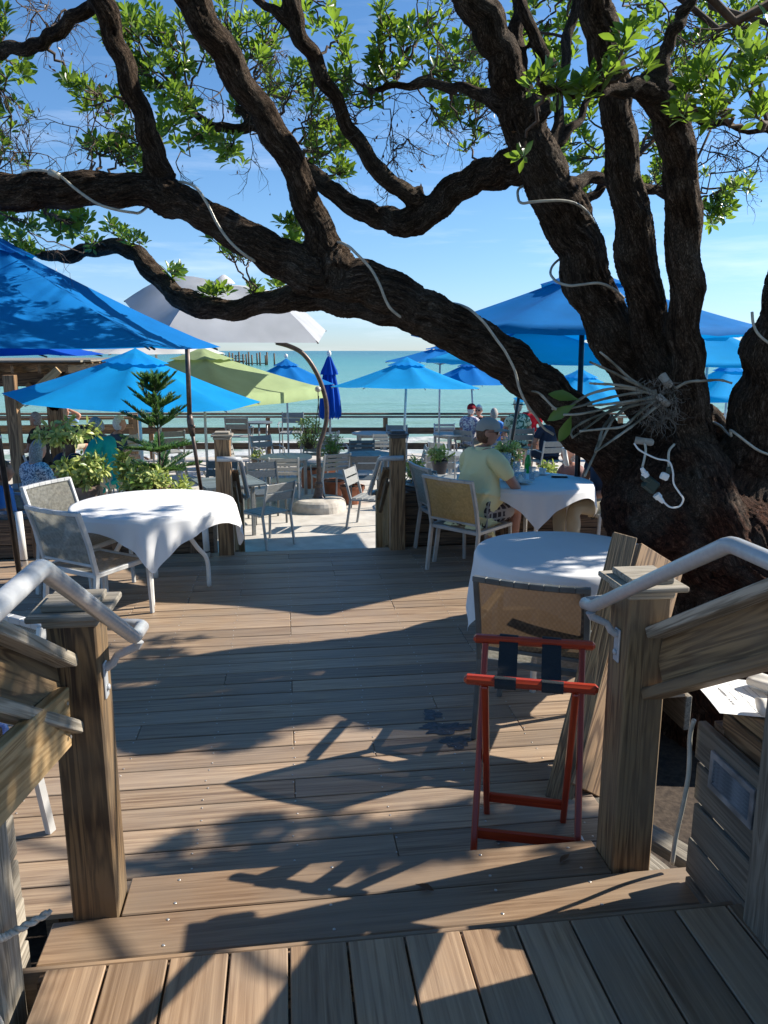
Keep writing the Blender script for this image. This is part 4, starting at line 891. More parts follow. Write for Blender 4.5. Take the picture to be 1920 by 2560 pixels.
# upper crown added unseen above and beside the frame to shade the deck and dim skylight
SHADE_CROWN = []
hp = allpts[(allpts[:, 2] - 2.0) > .43 * (allpts[:, 0] * math.sin(HEAD) + allpts[:, 1] * math.cos(HEAD))]   # limb ends above the picture
def shade_crown(cx, cy, cz, rx, ry, rz, n, L_=.10):
    c0 = Vector((cx, cy, cz)); anc = Vector(hp[np.argmin(((hp - np.array(c0)) ** 2).sum(1))]); twig(anc, c0, .03, .015, 8, .08)
    for i in range(n):
        r = rvec() * random.random() ** .4; p = c0 + Vector((r.x * rx, r.y * ry, r.z * rz)); twig(c0 + (p - c0) * random.uniform(.1, .5), p, .008, .004, 3, .1); rosette(p, (p - c0).normalized() + Vector((0, 0, .5)) + rvec() * .3, L_, 10)
for a in SHADE_CROWN_LIST: shade_crown(*a)
twigs.build('twigs', 'twig', tree, smooth=True, world=True); tag(bpy.data.objects['twigs'], kind='stuff')
o = link('foliage', Leaves().mesh('foliage', 'leaf', far.M), tree, True); tag(o, kind='stuff')
o = link('dry_leaves', Leaves().mesh('dry_leaves', 'leaf_dry', dry.M), tree, True); tag(o, kind='stuff')
near.sort(key=lambda M: (M.translation - Vector((0, 0, 2))).length)
wi = worldm(tree).inverted()
for M in near[:300]:
    o = bpy.data.objects.new('leaf', leaf_me); COL.objects.link(o); o.parent = tree; o.matrix_parent_inverse = wi; o.matrix_basis = M
if near[300:]:
    o = link('foliage_near', Leaves().mesh('foliage_near', 'leaf', near[300:]), tree, True); tag(o, kind='stuff')
print('LEAVES', len(far.M), len(near), 'twig v', len(twigs.v))

# ---- white rope light wound round the limbs
def rope_light(label, pts, r=.0088):
    k = [(C(u, v, d)) for (u, v, d) in pts]; o = MB().tube(catmull(k, 8), r, 10).build('rope_light', 'tube_clear', smooth=True); return tag(o, label, 'rope light', 'rope lights wound on the tree')
Z5 = .5787
rope_light('pale rope light wound in long turns round the great limb over the deck', [(55, 432, 5.13), (80, 426, 5.07), (116, 428, 5.05), (150, 440, 5.04), (191, 474, 5.03), (243, 509, 5.03), (289, 524, 5.05), (330, 531, 5.1), (352, 530, 5.2), (385, 500, 5.36), (420, 462, 5.3), (452, 455, 5.18), (478, 462, 5.08), (498, 478, 5.04), (521, 515, 5.03), (544, 561, 5.03), (573, 602, 5.04), (608, 634, 5.06), (645, 655, 5.14), (690, 660, 5.36), (770, 620, 5.42), (838, 606, 5.16), (868, 614, 5.04), (891, 634, 5.0), (926, 671, 5.0), (949, 712, 5.0), (965, 752, 5.02), (983, 778, 5.05), (1020, 800, 5.16), (1060, 790, 5.4), (1120, 760, 5.42), (1165, 768, 5.18), (1200, 796, 5.08), (1222, 822, 5.09), (1242, 850, 5.1), (1264, 881, 5.12), (1287, 927, 5.16), (1299, 973, 5.2), (1318, 1012, 5.25), (1341, 1043, 5.32), (1360, 1070, 5.4), (1384, 1086, 5.45)])
rope_light('pale rope light looped twice round the leaning trunk', [(1345, 455, 5.45), (1299, 470, 5.36), (1296, 498, 5.24), (1306, 508, 5.14), (1330, 505, 5.1), (1370, 502, 5.09), (1411, 502, 5.12), (1446, 512, 5.17), (1474, 538, 5.27), (1484, 570, 5.45), (1440, 620, 5.7), (1390, 655, 5.55), (1376, 680, 5.4), (1385, 698, 5.3), (1400, 708, 5.24), (1425, 714, 5.19), (1452, 712, 5.18), (1498, 708, 5.2), (1535, 723, 5.27), (1560, 745, 5.4)])
rope_light('pale rope light strung between the two right-hand trunks', [(1775, 1052, 5.5), (1800, 1064, 5.4), (1818, 1082, 5.3), (1828, 1090, 5.2), (1826, 1076, 5.18), (1842, 1086, 5.12), (1870, 1108, 5.1), (1900, 1128, 5.1), (1940, 1142, 5.1)])
rope_light('pale rope light on the rightmost trunk at the frame edge', [(1880, 780, 5.0), (1884, 812, 4.98), (1900, 840, 4.97), (1940, 870, 4.97)])
o = MB()
for (u, v, d, a) in ((135, 432, 5.04, 0), ): 
    p = C(u, v, d); o.tube([p + Vector((-.03, 0, .006)), p + Vector((.035, 0, -.02))], .02, 12)
tag(o.build('rope_light_joint', 'tube_clear', smooth=True), 'fat sleeve joint on the top left rope light', 'cable joint')

# ---- orchid on the fork
orc = thing('orchid', 'leggy orchid with jointed grey canes and hanging roots fixed to the tree', 'orchid', C(1650, 1000, 5.0))
KC = .32550   # zoom4 scale
canes = [[(1650, 990), (1560, 970), (1475, 985), (1410, 1025), (1388, 1022), (1350, 985), (1330, 978)], [(1640, 985), (1580, 950), (1530, 905), (1500, 880)], [(1630, 980), (1560, 945), (1520, 925), (1475, 905)],
 [(1640, 990), (1560, 1010), (1500, 1025), (1450, 1035), (1410, 1037)], [(1650, 1000), (1560, 1020), (1480, 1045), (1430, 1075), (1432, 1095)], [(1655, 1005), (1600, 1050), (1560, 1080), (1520, 1108), (1488, 1130)],
 [(1600, 1000), (1540, 1040), (1510, 1090), (1480, 1150), (1462, 1190)], [(1560, 1010), (1520, 1030), (1480, 1060), (1430, 1095)], [(1640, 1000), (1600, 1030), (1560, 1065), (1510, 1072), (1450, 1078)],
 [(1530, 1040), (1508, 1070), (1497, 1105), (1488, 1128)], [(1640, 978), (1570, 985), (1500, 1000), (1440, 1018), (1380, 1022)], [(1620, 975), (1540, 962), (1500, 960), (1475, 958)], [(1640, 995), (1575, 1003), (1520, 1010), (1470, 1015)], [(1690, 970), (1720, 955), (1760, 952), (1800, 950), (1830, 958)]]
for i, cn in enumerate(canes):
    dd = np.linspace(5.02, 4.72 + .12 * math.sin(i * 2), len(cn)); cc = catmull([C(u, v, d) for (u, v), d in zip(cn, dd)], 5); m = MB(); nn = len(cc)
    m.tube(cc, [(.0095 if j % 4 else .012) * (1 - .35 * j / nn) for j in range(nn)], 7); m.build('cane', 'cane', orc, smooth=True, world=True)
rt_ = MB()
for i in range(150):
    p = C(1650 + random.uniform(-45, 40), 995 + random.uniform(-50, 60), 5.0 + random.uniform(-.08, .06)); d = rvec() + Vector((0, -.3, -.9)); pts = [p]
    for j in range(7): d = (d + rvec() * .7).normalized(); pts.append(pts[-1] + d * random.uniform(.012, .034))
    rt_.tube(pts, [.0022 * (1 - .08 * j) for j in range(8)], 4, False)
tag(rt_.build('root_tangle', 'root', orc, smooth=True, world=True), kind='stuff')
for (a, b, r) in (((1655, 938), (1672, 962), .028), ((1588, 1100), (1628, 1106), .024), ((1645, 990), (1668, 1010), .022)):
    m = MB(); m.tube([C(*a, 5.0), C((a[0] + b[0]) / 2, (a[1] + b[1]) / 2, 4.98), C(*b, 5.02)], [r, r * .93, r], 10); m.build('stub', 'stump', orc, smooth=False, world=True)
lm = []
for (u, v, d, dx, dz) in ((1440, 1010, 4.8, -1, -.6), (1430, 1035, 4.8, -.3, -1), (1450, 1000, 4.85, -.8, .2)): lm.append(leaf_matrix(C(u, v, d), (dx, .2, dz), (0, -1, .4), .2))
tag(link('foliage', Leaves().mesh('foliage', 'leaf_green', lm), orc, True), kind='stuff')
# ---- extension cord, timer and plugs
ec = thing('extension_cord', 'white extension cord looping from plugs on the trunk', 'cord', C(1640, 1200, 4.9))
MB().tube(catmull([C(1585, 1108, 4.9), C(1600, 1126, 4.88), C(1640, 1146, 4.86), C(1672, 1154, 4.85), C(1682, 1180, 4.85), C(1684, 1208, 4.85), C(1697, 1230, 4.85), C(1708, 1248, 4.86), C(1698, 1266, 4.87), C(1676, 1268, 4.87), C(1658, 1254, 4.87)], 8), .006, 8).build('cable', 'plastic_white', ec, smooth=True, world=True)
MB().tube(catmull([C(1612, 1108, 4.9), C(1614, 1130, 4.88), C(1606, 1168, 4.86)], 6), .008, 8).build('cable', 'tube_clear', ec, smooth=True, world=True)
MB().tube(catmull([C(1686, 1110, 4.9), C(1672, 1130, 4.88), C(1672, 1168, 4.86)], 6), .008, 8).build('cable', 'tube_clear', ec, smooth=True, world=True)
def plug(u0, v0, u1, v1, d, r=.02):
    a, b = C(u0, v0, d), C(u1, v1, d); m = MB(); m.tube([a, a + (b - a) * .45, a + (b - a) * .5, a + (b - a) * .75, b], [r, r, r * .72, r * .65, r * .5], 6); m.build('plug', 'plastic_white', ec, world=True)
plug(1616, 1192, 1604, 1170, 4.84, .022); plug(1640, 1236, 1658, 1256, 4.84, .024); m = MB(); m.box(C(1661, 1191, 4.8), (.055, .03, .045), Matrix.Rotation(.4, 3, 'Y'), ch=.008); m.build('plug', 'plastic_white', ec, world=True)
m = MB(); M = Matrix.Rotation(.65, 3, 'Y'); m.box(C(1626, 1212, 4.86), (.10, .05, .085), M, ch=.012); m.box(C(1616, 1196, 4.85), (.07, .045, .05), M, ch=.012); m.box(C(1672, 1176, 4.86), (.03, .03, .05), ch=.008)
tag(m.build('plug_timer', 'plastic_green', smooth=False), 'dark green outdoor timer box hanging on the trunk among white plugs', 'timer')
# ================= FURNITURE
RX90 = R(90)
def place(o, x, y, rz, z=0, label=None): o.location = (x, y, z); o.rotation_euler = (0, 0, rz); o['label'] = label or o['label']; return o
_used = set()
def maker(fn):
    cache = {}
    def make(label, x, y, rz, z=0, group=None, **kw):
        key = tuple(sorted(kw.items()))
        if key in cache: o = copy_tree(cache[key])
        else: o = cache[key] = fn(**kw)
        place(o, x, y, rz, z, label)
        if group: o['group'] = group
        elif 'group' in o: del o['group']
        return o
    return make
def _sling_chair(back='sling_grey', frame_='alu_light', arm=False, seat='sling_grey'):
    t = thing('sling_chair', 'x', 'chair'); w = .27; fm = MB(); q = .028
    # front at +y
    up = [(-w, -.30, 0), (-w, -.245, .43), (-w, -.29, .66), (-w, -.36, .89)]
    for s in (-1, 1):
        P_ = [Vector((s * w * (1.0 if i else 1.02), y, z)) for i, (x, y, z) in enumerate(up)]
        m = MB()
        for i in range(3): m.bar(P_[i], P_[i + 1] + (P_[i + 1] - P_[i]).normalized() * .006, q * 1.35, q, up=(1, 0, 0), ch=.004)
        m.build('back_leg', frame_, t)
        MB().bar((s * w, .25, 0), (s * w * .99, .235, .43), q, q, up=(0, 1, 0), ch=.004).build('front_leg', frame_, t)
    for s in (-1, 1): fm.bar((s * w, -.25, .425), (s * w, .25, .44), q, q * 1.2, ch=.004)
    fm.bar((-w, .245, .43), (w, .245, .43), q, q * 1.2, ch=.004); fm.bar((-w, -.24, .42), (w, -.24, .42), q, q * 1.2, ch=.004)
    fm.build('seat_frame', frame_, t)
    m = MB(); n = 8
    cr = [Vector((-w - .014 + (2 * w + .028) * i / n, -.362 - .03 * math.sin(math.pi * i / n), .895)) for i in range(n + 1)]
    for i in range(n): m.bar(cr[i], cr[i + 1], q * 1.2, q, ch=.003)
    m.build('top_rail', frame_, t); MB().bar((-w, -.262, .5), (w, -.262, .5), q * .7, q * .7, ch=.003).build('back_rail', frame_, t)
    def web(name, f, nu, nv, mat):
        m = MB(); m.v = [tuple(f(i / nu, j / nv)) for j in range(nv + 1) for i in range(nu + 1)]
        m.f = [(j * (nu + 1) + i, j * (nu + 1) + i + 1, (j + 1) * (nu + 1) + i + 1, (j + 1) * (nu + 1) + i) for j in range(nv) for i in range(nu)]
        return m.build(name, mat, t, smooth=True)
    web('backrest', lambda u, v: ((u - .5) * (2 * w - .02), -.262 - .10 * v * (.55 + .45 * v) - .028 * math.sin(math.pi * u) * (.3 + .7 * v), .51 + .375 * v), 8, 6, back)
    web('seat', lambda u, v: ((u - .5) * (2 * w - .02), -.235 + .47 * v, .437 - .02 * math.sin(math.pi * u) * math.sin(math.pi * v)), 8, 6, seat)
    if arm:
        for s in (-1, 1):
            MB().bar((s * w, -.27, .655), (s * w, .19, .655), .035, .02, ch=.003).bar((s * w, .2, .44), (s * w, .2, .66), .026, .026, up=(0, 1, 0)).build('arm_frame', frame_, t)
            board('arm_pad', (s * w, -.2, .672), (s * w, .2, .672), .045, .016, 'pine_fresh', t, world=False)
    return t
sling_chair = maker(_sling_chair)
def _slat_chair(back=2, arm=False, seatz=.44, frame_='alu', slat='slat_grey'):
    bar = seatz > .6; t = thing('bar_chair' if bar else 'slatted_chair', 'x', 'chair'); w = .23; q = .026; H_ = seatz + .42
    for s in (-1, 1):
        m = MB(); m.bar((s * w, -.27, 0), (s * w, -.2, seatz), q, q * 1.3, up=(0, 1, 0), ch=.003); m.bar((s * w, -.2, seatz - .01), (s * w, -.315, H_), q, q * 1.3, up=(0, 1, 0), ch=.003); m.build('back_leg', frame_, t)
        MB().bar((s * w, .24, 0), (s * w, .22, seatz), q, q * 1.2, up=(0, 1, 0), ch=.003).build('front_leg', frame_, t)
    m = MB()
    for s in (-1, 1): m.bar((s * w, -.2, seatz - .01), (s * w, .225, seatz - .01), q, q, ch=.003)
    m.bar((-w, .225, seatz - .01), (w, .225, seatz - .01), q, q, ch=.003)
    if bar:
        for s in (-1, 1): m.bar((s * w, -.25, .28), (s * w, .23, .28), q * .8, q * .8)
        m.bar((-w, .232, .30), (w, .232, .30), q * .8, q * .8)
    m.build('seat_frame', frame_, t)
    if arm:
        for s in (-1, 1):
            m = MB(); p = [Vector((s * (w + .01), -.24, seatz + .2)), Vector((s * (w + .03), -.02, seatz + .22)), Vector((s * (w + .03), .2, seatz + .19)), Vector((s * (w + .01), .235, seatz + .1)), Vector((s * w, .235, seatz))]
            for a, b in zip(p, p[1:]): m.bar(a, b, q * 1.2, q * .6, up=(s, 0, .01) if a.z - b.z > .05 else (0, 0, 1), ch=.002)
            m.build('armrest', frame_, t)
    n = 5
    for k in range(n):
        y = -.16 + .36 * k / (n - 1); o = MB().box((0, 0, 0), (2 * w - .03, .36 / (n - 1) - .014, .014), ch=.003).build('seat_slat', slat, t); o.location = (0, y, seatz + .006)
    z0, z1 = (seatz + .17 if back == 2 else seatz + .12), H_ - .005; nb = back; h = (z1 - z0) / nb
    for k in range(nb):
        z = z0 + h * (k + .5); y = -.2 - .115 * (z - seatz) / (H_ - seatz)
        o = MB().box((0, 0, 0), (2 * w - .02, .014, h - .016), ch=.003).build('back_slat', slat, t); o.location = (0, y + .004, z); o.rotation_euler = (R(15.3), 0, 0)
    return t
slat_chair = maker(_slat_chair)
def _slat_table(r=.43, h=.74, slat='slat_light', frame_='alu', square=False):
    t = thing('slatted_table', 'x', 'table'); n = 8
    def half(y): return r if square else math.sqrt(max(0, r * r - y * y))
    for s in (-1, 1):
        for k in range(n):
            y0 = -r * .93 + 2 * r * .93 * k / n; y1 = y0 + 2 * r * .93 / n - .008; a = half(y0) - .035; b = half(y1) - .035
            if min(a, b) < .06: continue
            x0 = .004; v = [(s * x0, y0), (s * a, y0), (s * b, y1), (s * x0, y1)]
            if s < 0: v = v[::-1]
            m = MB(); m.v = [(x, y, h - .022) for x, y in v] + [(x, y, h) for x, y in v]; m.f = [(3, 2, 1, 0), (4, 5, 6, 7)] + [(i, (i + 1) % 4, 4 + (i + 1) % 4, 4 + i) for i in range(4)]; m.build('table_slat', slat, t)
    m = MB()
    if square:
        for s in (-1, 1): m.box((s * (r - .018), 0, h - .013), (.036, 2 * r, .03), ch=.003); m.box((0, s * (r - .018), h - .014), (2 * r - .075, .036, .03), ch=.003)
    else:
        N = 28
        for k in range(N):
            a, b = 2 * math.pi * k / N, 2 * math.pi * (k + 1) / N
            for q in (0,): m.add([((r - .04) * math.cos(a), (r - .04) * math.sin(a), h + .002), (r * math.cos(a), r * math.sin(a), h + .002), (r * math.cos(b), r * math.sin(b), h + .002), ((r - .04) * math.cos(b), (r - .04) * math.sin(b), h + .002),
                          ((r - .04) * math.cos(a), (r - .04) * math.sin(a), h - .03), (r * math.cos(a), r * math.sin(a), h - .03), (r * math.cos(b), r * math.sin(b), h - .03), ((r - .04) * math.cos(b), (r - .04) * math.sin(b), h - .03)], [(0, 1, 2, 3), (7, 6, 5, 4), (1, 5, 6, 2), (0, 3, 7, 4)])
    m.build('rim', slat, t); e = r * .62
    for sx in (-1, 1):
        for sy in (-1, 1): MB().bar((sx * e, sy * e, 0), (sx * e, sy * e, h - .03), .05, .05, up=(0, 1, 0), ch=.005).build('leg', frame_, t)
    m = MB()
    for s in (-1, 1): m.bar((-e, s * e, h - .06), (e, s * e, h - .06), .02, .05); m.bar((s * e, -e, h - .06), (s * e, e, h - .06), .02, .05)
    m.build('apron', frame_, t); return t
slat_table = maker(_slat_table)
def _bar_table(r=.31, h=.98, top='table_dark', n=3):
    t = thing('bar_table', 'x', 'table')
    MB().lathe([(r * .98, h - .03), (r, h - .02), (r, h - .005), (r * .98, h)], 32).build('table_top', top, t)
    for k in range(n):
        a = 2 * math.pi * k / n + .6; c, s = math.cos(a), math.sin(a)
        MB().tube([(c * q, s * q, z) for q, z in ((r * .72, h - .03), (r * .66, .7), (r * .55, .42), (r * .62, .18), (r * .95, 0))], .02, 8).build('leg', 'alu', t, smooth=True)
    MB().lathe([(r * .56, .42), (r * .58, .43), (r * .56, .44)], 24, cap=False).build('ring', 'alu', t); return t
bar_table = maker(_bar_table)

# tablecloths
def tablecloth(label, x, y, R_, a, rot, top=.765, seed=0, amp=.03, tilt=1):
    rr = random.Random(seed); ph = [rr.uniform(0, 6.28) for _ in range(8)]; nT = 220; nS = 26; mb = MB()
    mb.v.append((0, 0, top + .002))
    rings = [R_ * f for f in (.15, .35, .55, .75, .9, .97, 1.0)]
    for r in rings:
        for k in range(nT):
            t = 2 * math.pi * k / nT; fold = .0016 * (math.exp(-((r * math.sin(t) - .02) / .006) ** 2) + math.exp(-((r * math.cos(t) + .03) / .006) ** 2) + math.exp(-((r * math.sin(t) + R_ * .5) / .006) ** 2))
            mb.v.append((r * math.cos(t), r * math.sin(t), top + fold - (.004 if r == rings[-1] else 0)))
    for j in range(1, nS + 1):
        f = j / nS
        for k in range(nT):
            t = 2 * math.pi * k / nT; tt = t - rot; Rc = min(a / max(1e-6, abs(math.cos(tt))), a / max(1e-6, abs(math.sin(tt)))); Rc = min(Rc, a * 1.40)
            Lh = max(.05, Rc - R_); s = f * Lh; cor = (abs(math.sin(2 * tt))) ** 1.2
            fl = math.sin(5 * t + ph[0]) * .45 + math.sin(9 * t + ph[1]) * .3 + math.sin(14 * t + ph[2]) * .25 + .5 * cor * math.sin(24 * tt + ph[3])
            rad = R_ + .012 * min(1, s / .03) + s * .10 + amp * fl * min(1, s / .22) * (1.3 if cor > .5 else 1)
            tw = .12 * math.sin(4 * t + ph[4]) * (s / .3) * .2
            mb.v.append((rad * math.cos(t + tw), rad * math.sin(t + tw), top - .006 - s * .97))
    for k in range(nT): mb.f.append((0, 1 + k, 1 + (k + 1) % nT))
    nr = len(rings) + nS
    for j in range(nr - 1):
        for k in range(nT): q = 1 + j * nT; mb.f.append((q + k, q + nT + k, q + nT + (k + 1) % nT, q + (k + 1) % nT))
    o = mb.build('tablecloth', 'table_white', smooth=True, loc=(x, y, 0)); return tag(o, label, 'tablecloth')
def cloth_table(label, x, y, R_, legs, lr=.42, curved=True):
    t = thing('round_table', label, 'table', (x, y, 0)); MB().lathe([(R_ - .01, .735), (R_, .742), (R_, .758), (R_ - .01, .762)], 48).build('table_top', 'white_paint', t)
    for a in legs:
        c, s = math.cos(a), math.sin(a)
        P_ = [(.16, .70), (.22, .55), (lr - .08, .36), (lr, .24), (lr + .01, 0)] if curved else [(lr, .72), (lr, 0)]
        MB().tube(catmull([(c * q, s * q, z) for q, z in P_], 5) if curved else [(c * q, s * q, z) for q, z in P_], .019, 12).build('leg', 'white_paint', t, smooth=True)
    MB().lathe([(.17, .69), (.17, .72)], 24).build('hub', 'white_paint', t); return t
TL = (-1.1, 6.45)
cloth_table('round white table with curved tubular legs at the left of the deck', *TL, .64, [R(-88), R(12), R(102), R(192)], .41)
tablecloth('white tablecloth in sun on the left table, one corner hanging low', *TL, .655, .765, R(-36), seed=3)
TR = (1.73, 4.50)
cloth_table('round white table behind the red folding stand', *TR, .545, [R(-130), R(-40), R(50), R(140)], .47, False)
tablecloth('white tablecloth dappled with leaf shade, right table', *TR, .56, .76, R(50), seed=5, amp=.016)
TM = (2.36, 7.12)
cloth_table('round white table where the man in yellow sits', *TM, .56, [R(-100), R(-10), R(80), R(170)], .36, False)
tablecloth('white tablecloth under glasses and phone at the occupied table', *TM, .575, .665, R(-57), seed=8, amp=.018)

sling_chair('pale framed mesh chair pulled up to the left of the sunny white table', -1.43, 5.85, R(-37), back='sling_grey', frame_='alu_light')
sling_chair('mesh chair on the far left side of the sunny table, turned sideways', -1.70, 6.60, R(-116), back='sling_grey', frame_='alu_light')
sling_chair('dark framed mesh chair with wooden arm pads, right behind the red stand', 1.33, 3.76, R(-29), back='sling_brown', frame_='alu_dark', arm=True)
sling_chair('mesh chair with tan back in which the man in yellow sits', 1.68, 6.77, R(-51.5), back='sling_tan', frame_='alu')
sling_chair('empty grey mesh chair behind the man in yellow', 1.64, 7.38, R(-80), back='sling_grey', frame_='alu')
sling_chair('chair of the man in the slate shirt, half hidden by the tree', 3.22, 7.22, R(92), back='sling_grey', frame_='alu_light')
sling_chair('mesh chair under the left stair rail at the frame edge', -1.42, 2.95, R(150), back='sling_grey', frame_='alu_light')
t = MB().lathe([(.10, 0), (.19, .06), (.215, .16), (.19, .26), (.16, .29), (.185, .31), (.185, .33), (.15, .33), (.14, .26)], 32, (0, 0, 0)).build('glazed_pot', 'blue_glaze', smooth=True, loc=(-1.55, 3.55, 0)); tag(t, 'dark blue glazed pot on the deck behind the left mesh chair', 'pot')

# tray stand
def tray_stand():
    A0, A1 = Vector((.655, 2.62, .80)), Vector((1.08, 2.475, .80)); B0, B1 = Vector((.79, 3.02, .80)), Vector((1.235, 2.88, .80))
    t = thing('tray_stand', 'red varnished folding tray stand with two black straps', 'tray stand', (.95, 2.75, 0)); ax = (A1 - A0).normalized()
    for (p, q) in ((A0, A1), (B0, B1)): board('top_rail', p - ax * .018, q + ax * .018, .040, .036, 'red_wood', t, ch=.011)
    nf = Vector((ax.y * -1, ax.x, 0))
    for (p, q, s, off) in ((A0, A1, 1, .06), (B0, B1, -1, .033)):
        f = []
        for (e, sg) in ((p, 1), (q, -1)):
            top = e + ax * sg * off - Vector((0, 0, .016)); bot = Vector((top.x, top.y, 0)) + nf * (.40 if s > 0 else -.40) + (ax * sg * .0)
            bot.z = .0; board('leg', top, bot, .026, .034, 'red_wood', t, up=nf, ch=.004); f.append((top, bot))
        a = f[0][0].lerp(f[0][1], .86); b = f[1][0].lerp(f[1][1], .86); board('stretcher', a, b, .018, .042, 'red_wood', t, ch=.003)
    for fr in (.30, .68):
        a = A0.lerp(A1, fr); b = B0.lerp(B1, fr - .02); m = MB(); n = 12; w_ = .078
        pts = [a + Vector((0, 0, .019)) - nf * .021, a + Vector((0, 0, .021)) + nf * .0]
        for i in range(n + 1): k = i / n; p = a.lerp(b, k); pts.append(p + Vector((0, 0, .021 - .11 * math.sin(math.pi * k) ** .8)))
        pts += [b + Vector((0, 0, .019)) + nf * .021, b + Vector((0, 0, -.02)) + nf * .021]; pts = [a + Vector((0, 0, -.02)) - nf * .021] + pts
        for i, p in enumerate(pts):
            tw = .12 * math.sin(i * .5) * math.sin(math.pi * i / len(pts)); m.v += [tuple(p - ax * w_ / 2 + Vector((0, 0, tw * .03))), tuple(p + ax * w_ / 2 - Vector((0, 0, tw * .03)))]
        m.f = [(2 * i, 2 * i + 1, 2 * i + 3, 2 * i + 2) for i in range(len(pts) - 1)]; m.build('strap', 'black_strap', t, smooth=True, world=True)
tray_stand()

# patio furniture
gS = 'slatted patio chairs'; Zp = -.5
slat_chair('grey two-slat chair nearest the deck gap, back to the camera', -.27, 9.97, R(40), Zp, gS, back=2, frame_='alu', slat='slat_grey')
slat_chair('two-slat chair right of the concrete base, seen side on', 1.17, 10.80, R(-115), Zp, gS, back=2, frame_='alu', slat='slat_grey')
slat_table('dark blue-grey square slatted table by the left deck post', -.80, 10.65, R(20), Zp, slat='table_dark', frame_='slat_grey', square=True, r=.42)
slat_chair('dark two-slat chair behind the dark square table, left one', -1.02, 11.55, R(170), Zp, gS, back=2, frame_='alu_dark', slat='slat_dark')
slat_chair('dark two-slat chair behind the dark square table, right one', -.30, 11.40, R(-165), Zp, gS, back=2, frame_='alu_dark', slat='slat_dark')
slat_table('round pale slatted table left of the curved umbrella pole', 0.0, 13.1, R(10), Zp, slat='slat_light', frame_='alu', r=.44)
slat_chair('four-slat armchair on the near side of the pale round table', -.02, 12.35, R(-4), Zp, gS, back=4, arm=True, frame_='alu_light', slat='slat_light')
slat_chair('four-slat armchair left of the pale round table', -.80, 13.45, R(-120), Zp, gS, back=4, arm=True, frame_='alu', slat='slat_grey')
slat_chair('four-slat armchair directly behind the curved umbrella pole', .72, 12.75, R(22), Zp, gS, back=4, arm=True, frame_='alu_light', slat='slat_grey')
slat_chair('four-slat chair beyond the pale round table', .48, 14.15, R(165), Zp, gS, back=4, frame_='alu', slat='slat_grey')
slat_table('round blue-grey slatted table behind the right stair rail', 1.42, 13.25, R(5), Zp, slat='table_dark', frame_='alu_dark', r=.42)
slat_chair('dark two-slat chair on the near side of the blue-grey table', 1.28, 12.45, R(-5), Zp, gS, back=2, frame_='alu_dark', slat='slat_dark')
slat_chair('dark four-slat chair on the far side of the blue-grey table', 1.42, 14.05, R(180), Zp, gS, back=4, frame_='alu_dark', slat='slat_dark')
slat_chair('two-slat armchair beside the closed umbrella, side on', 1.10, 15.3, R(-75), Zp, gS, back=2, arm=True, frame_='alu', slat='slat_grey')
slat_table('round bleached table by the fence, behind the dark chairs', 1.85, 16.7, R(0), Zp, slat='slat_light', frame_='slat_light', r=.42)
slat_chair('bleached four-slat chair at the table by the fence', 2.02, 15.75, R(-5), Zp, gS, back=4, frame_='alu_light', slat='slat_light')
slat_chair('grey chair hard against the fence behind the right deck post', 2.45, 16.95, R(170), Zp, gS, back=2, arm=True, frame_='alu', slat='slat_grey')
slat_table('round bleached table right of the deck post, by the fence', 3.52, 16.3, R(30), Zp, slat='slat_light', frame_='slat_light', r=.36)
slat_chair('tilted pale chair beyond the jars on the right planter', 3.0, 13.9, R(-60), Zp, gS, back=2, arm=True, frame_='alu_light', slat='slat_light')
slat_chair('grey chair back just left of the cap of the man in yellow', 3.9, 14.3, R(5), Zp, gS, back=4, frame_='alu', slat='slat_grey')
slat_chair('tall bar chair left of the dark bar table by the fence', -.95, 16.3, R(-8), Zp, 'bar chairs by the fence', back=2, arm=True, seatz=.74, frame_='alu', slat='slat_grey')
slat_chair('tall bar chair with sunlit seat against the fence post', .13, 17.05, R(172), Zp, 'bar chairs by the fence', back=2, arm=True, seatz=.74, frame_='alu', slat='slat_grey')
bar_table('dark round bar table with bowed legs by the fence', -.58, 17.0, 0, Zp, top='table_dark')
slat_chair('tall bar chair of the man in teal', -3.65, 10.75, R(-70), Zp, 'bar chairs by the fence', back=2, seatz=.70, frame_='alu_dark', slat='slat_grey')
slat_chair('tall chair in front of the man in teal, back to the camera', -3.12, 11.3, R(100), Zp, 'bar chairs by the fence', back=2, seatz=.70, frame_='alu', slat='slat_light')
slat_chair('tall grey chair behind the pine plant', -2.1, 14.2, R(20), Zp, 'bar chairs by the fence', back=2, arm=True, seatz=.70, frame_='alu', slat='slat_grey')
slat_chair('tall pale chair left of the brown umbrella pole', -2.6, 13.1, R(-160), Zp, 'bar chairs by the fence', back=4, seatz=.70, frame_='alu_light', slat='slat_light')
slat_chair('pale two-slat chair beyond the man in teal', -4.0, 13.2, R(-60), Zp, gS, back=2, frame_='alu_light', slat='slat_light')

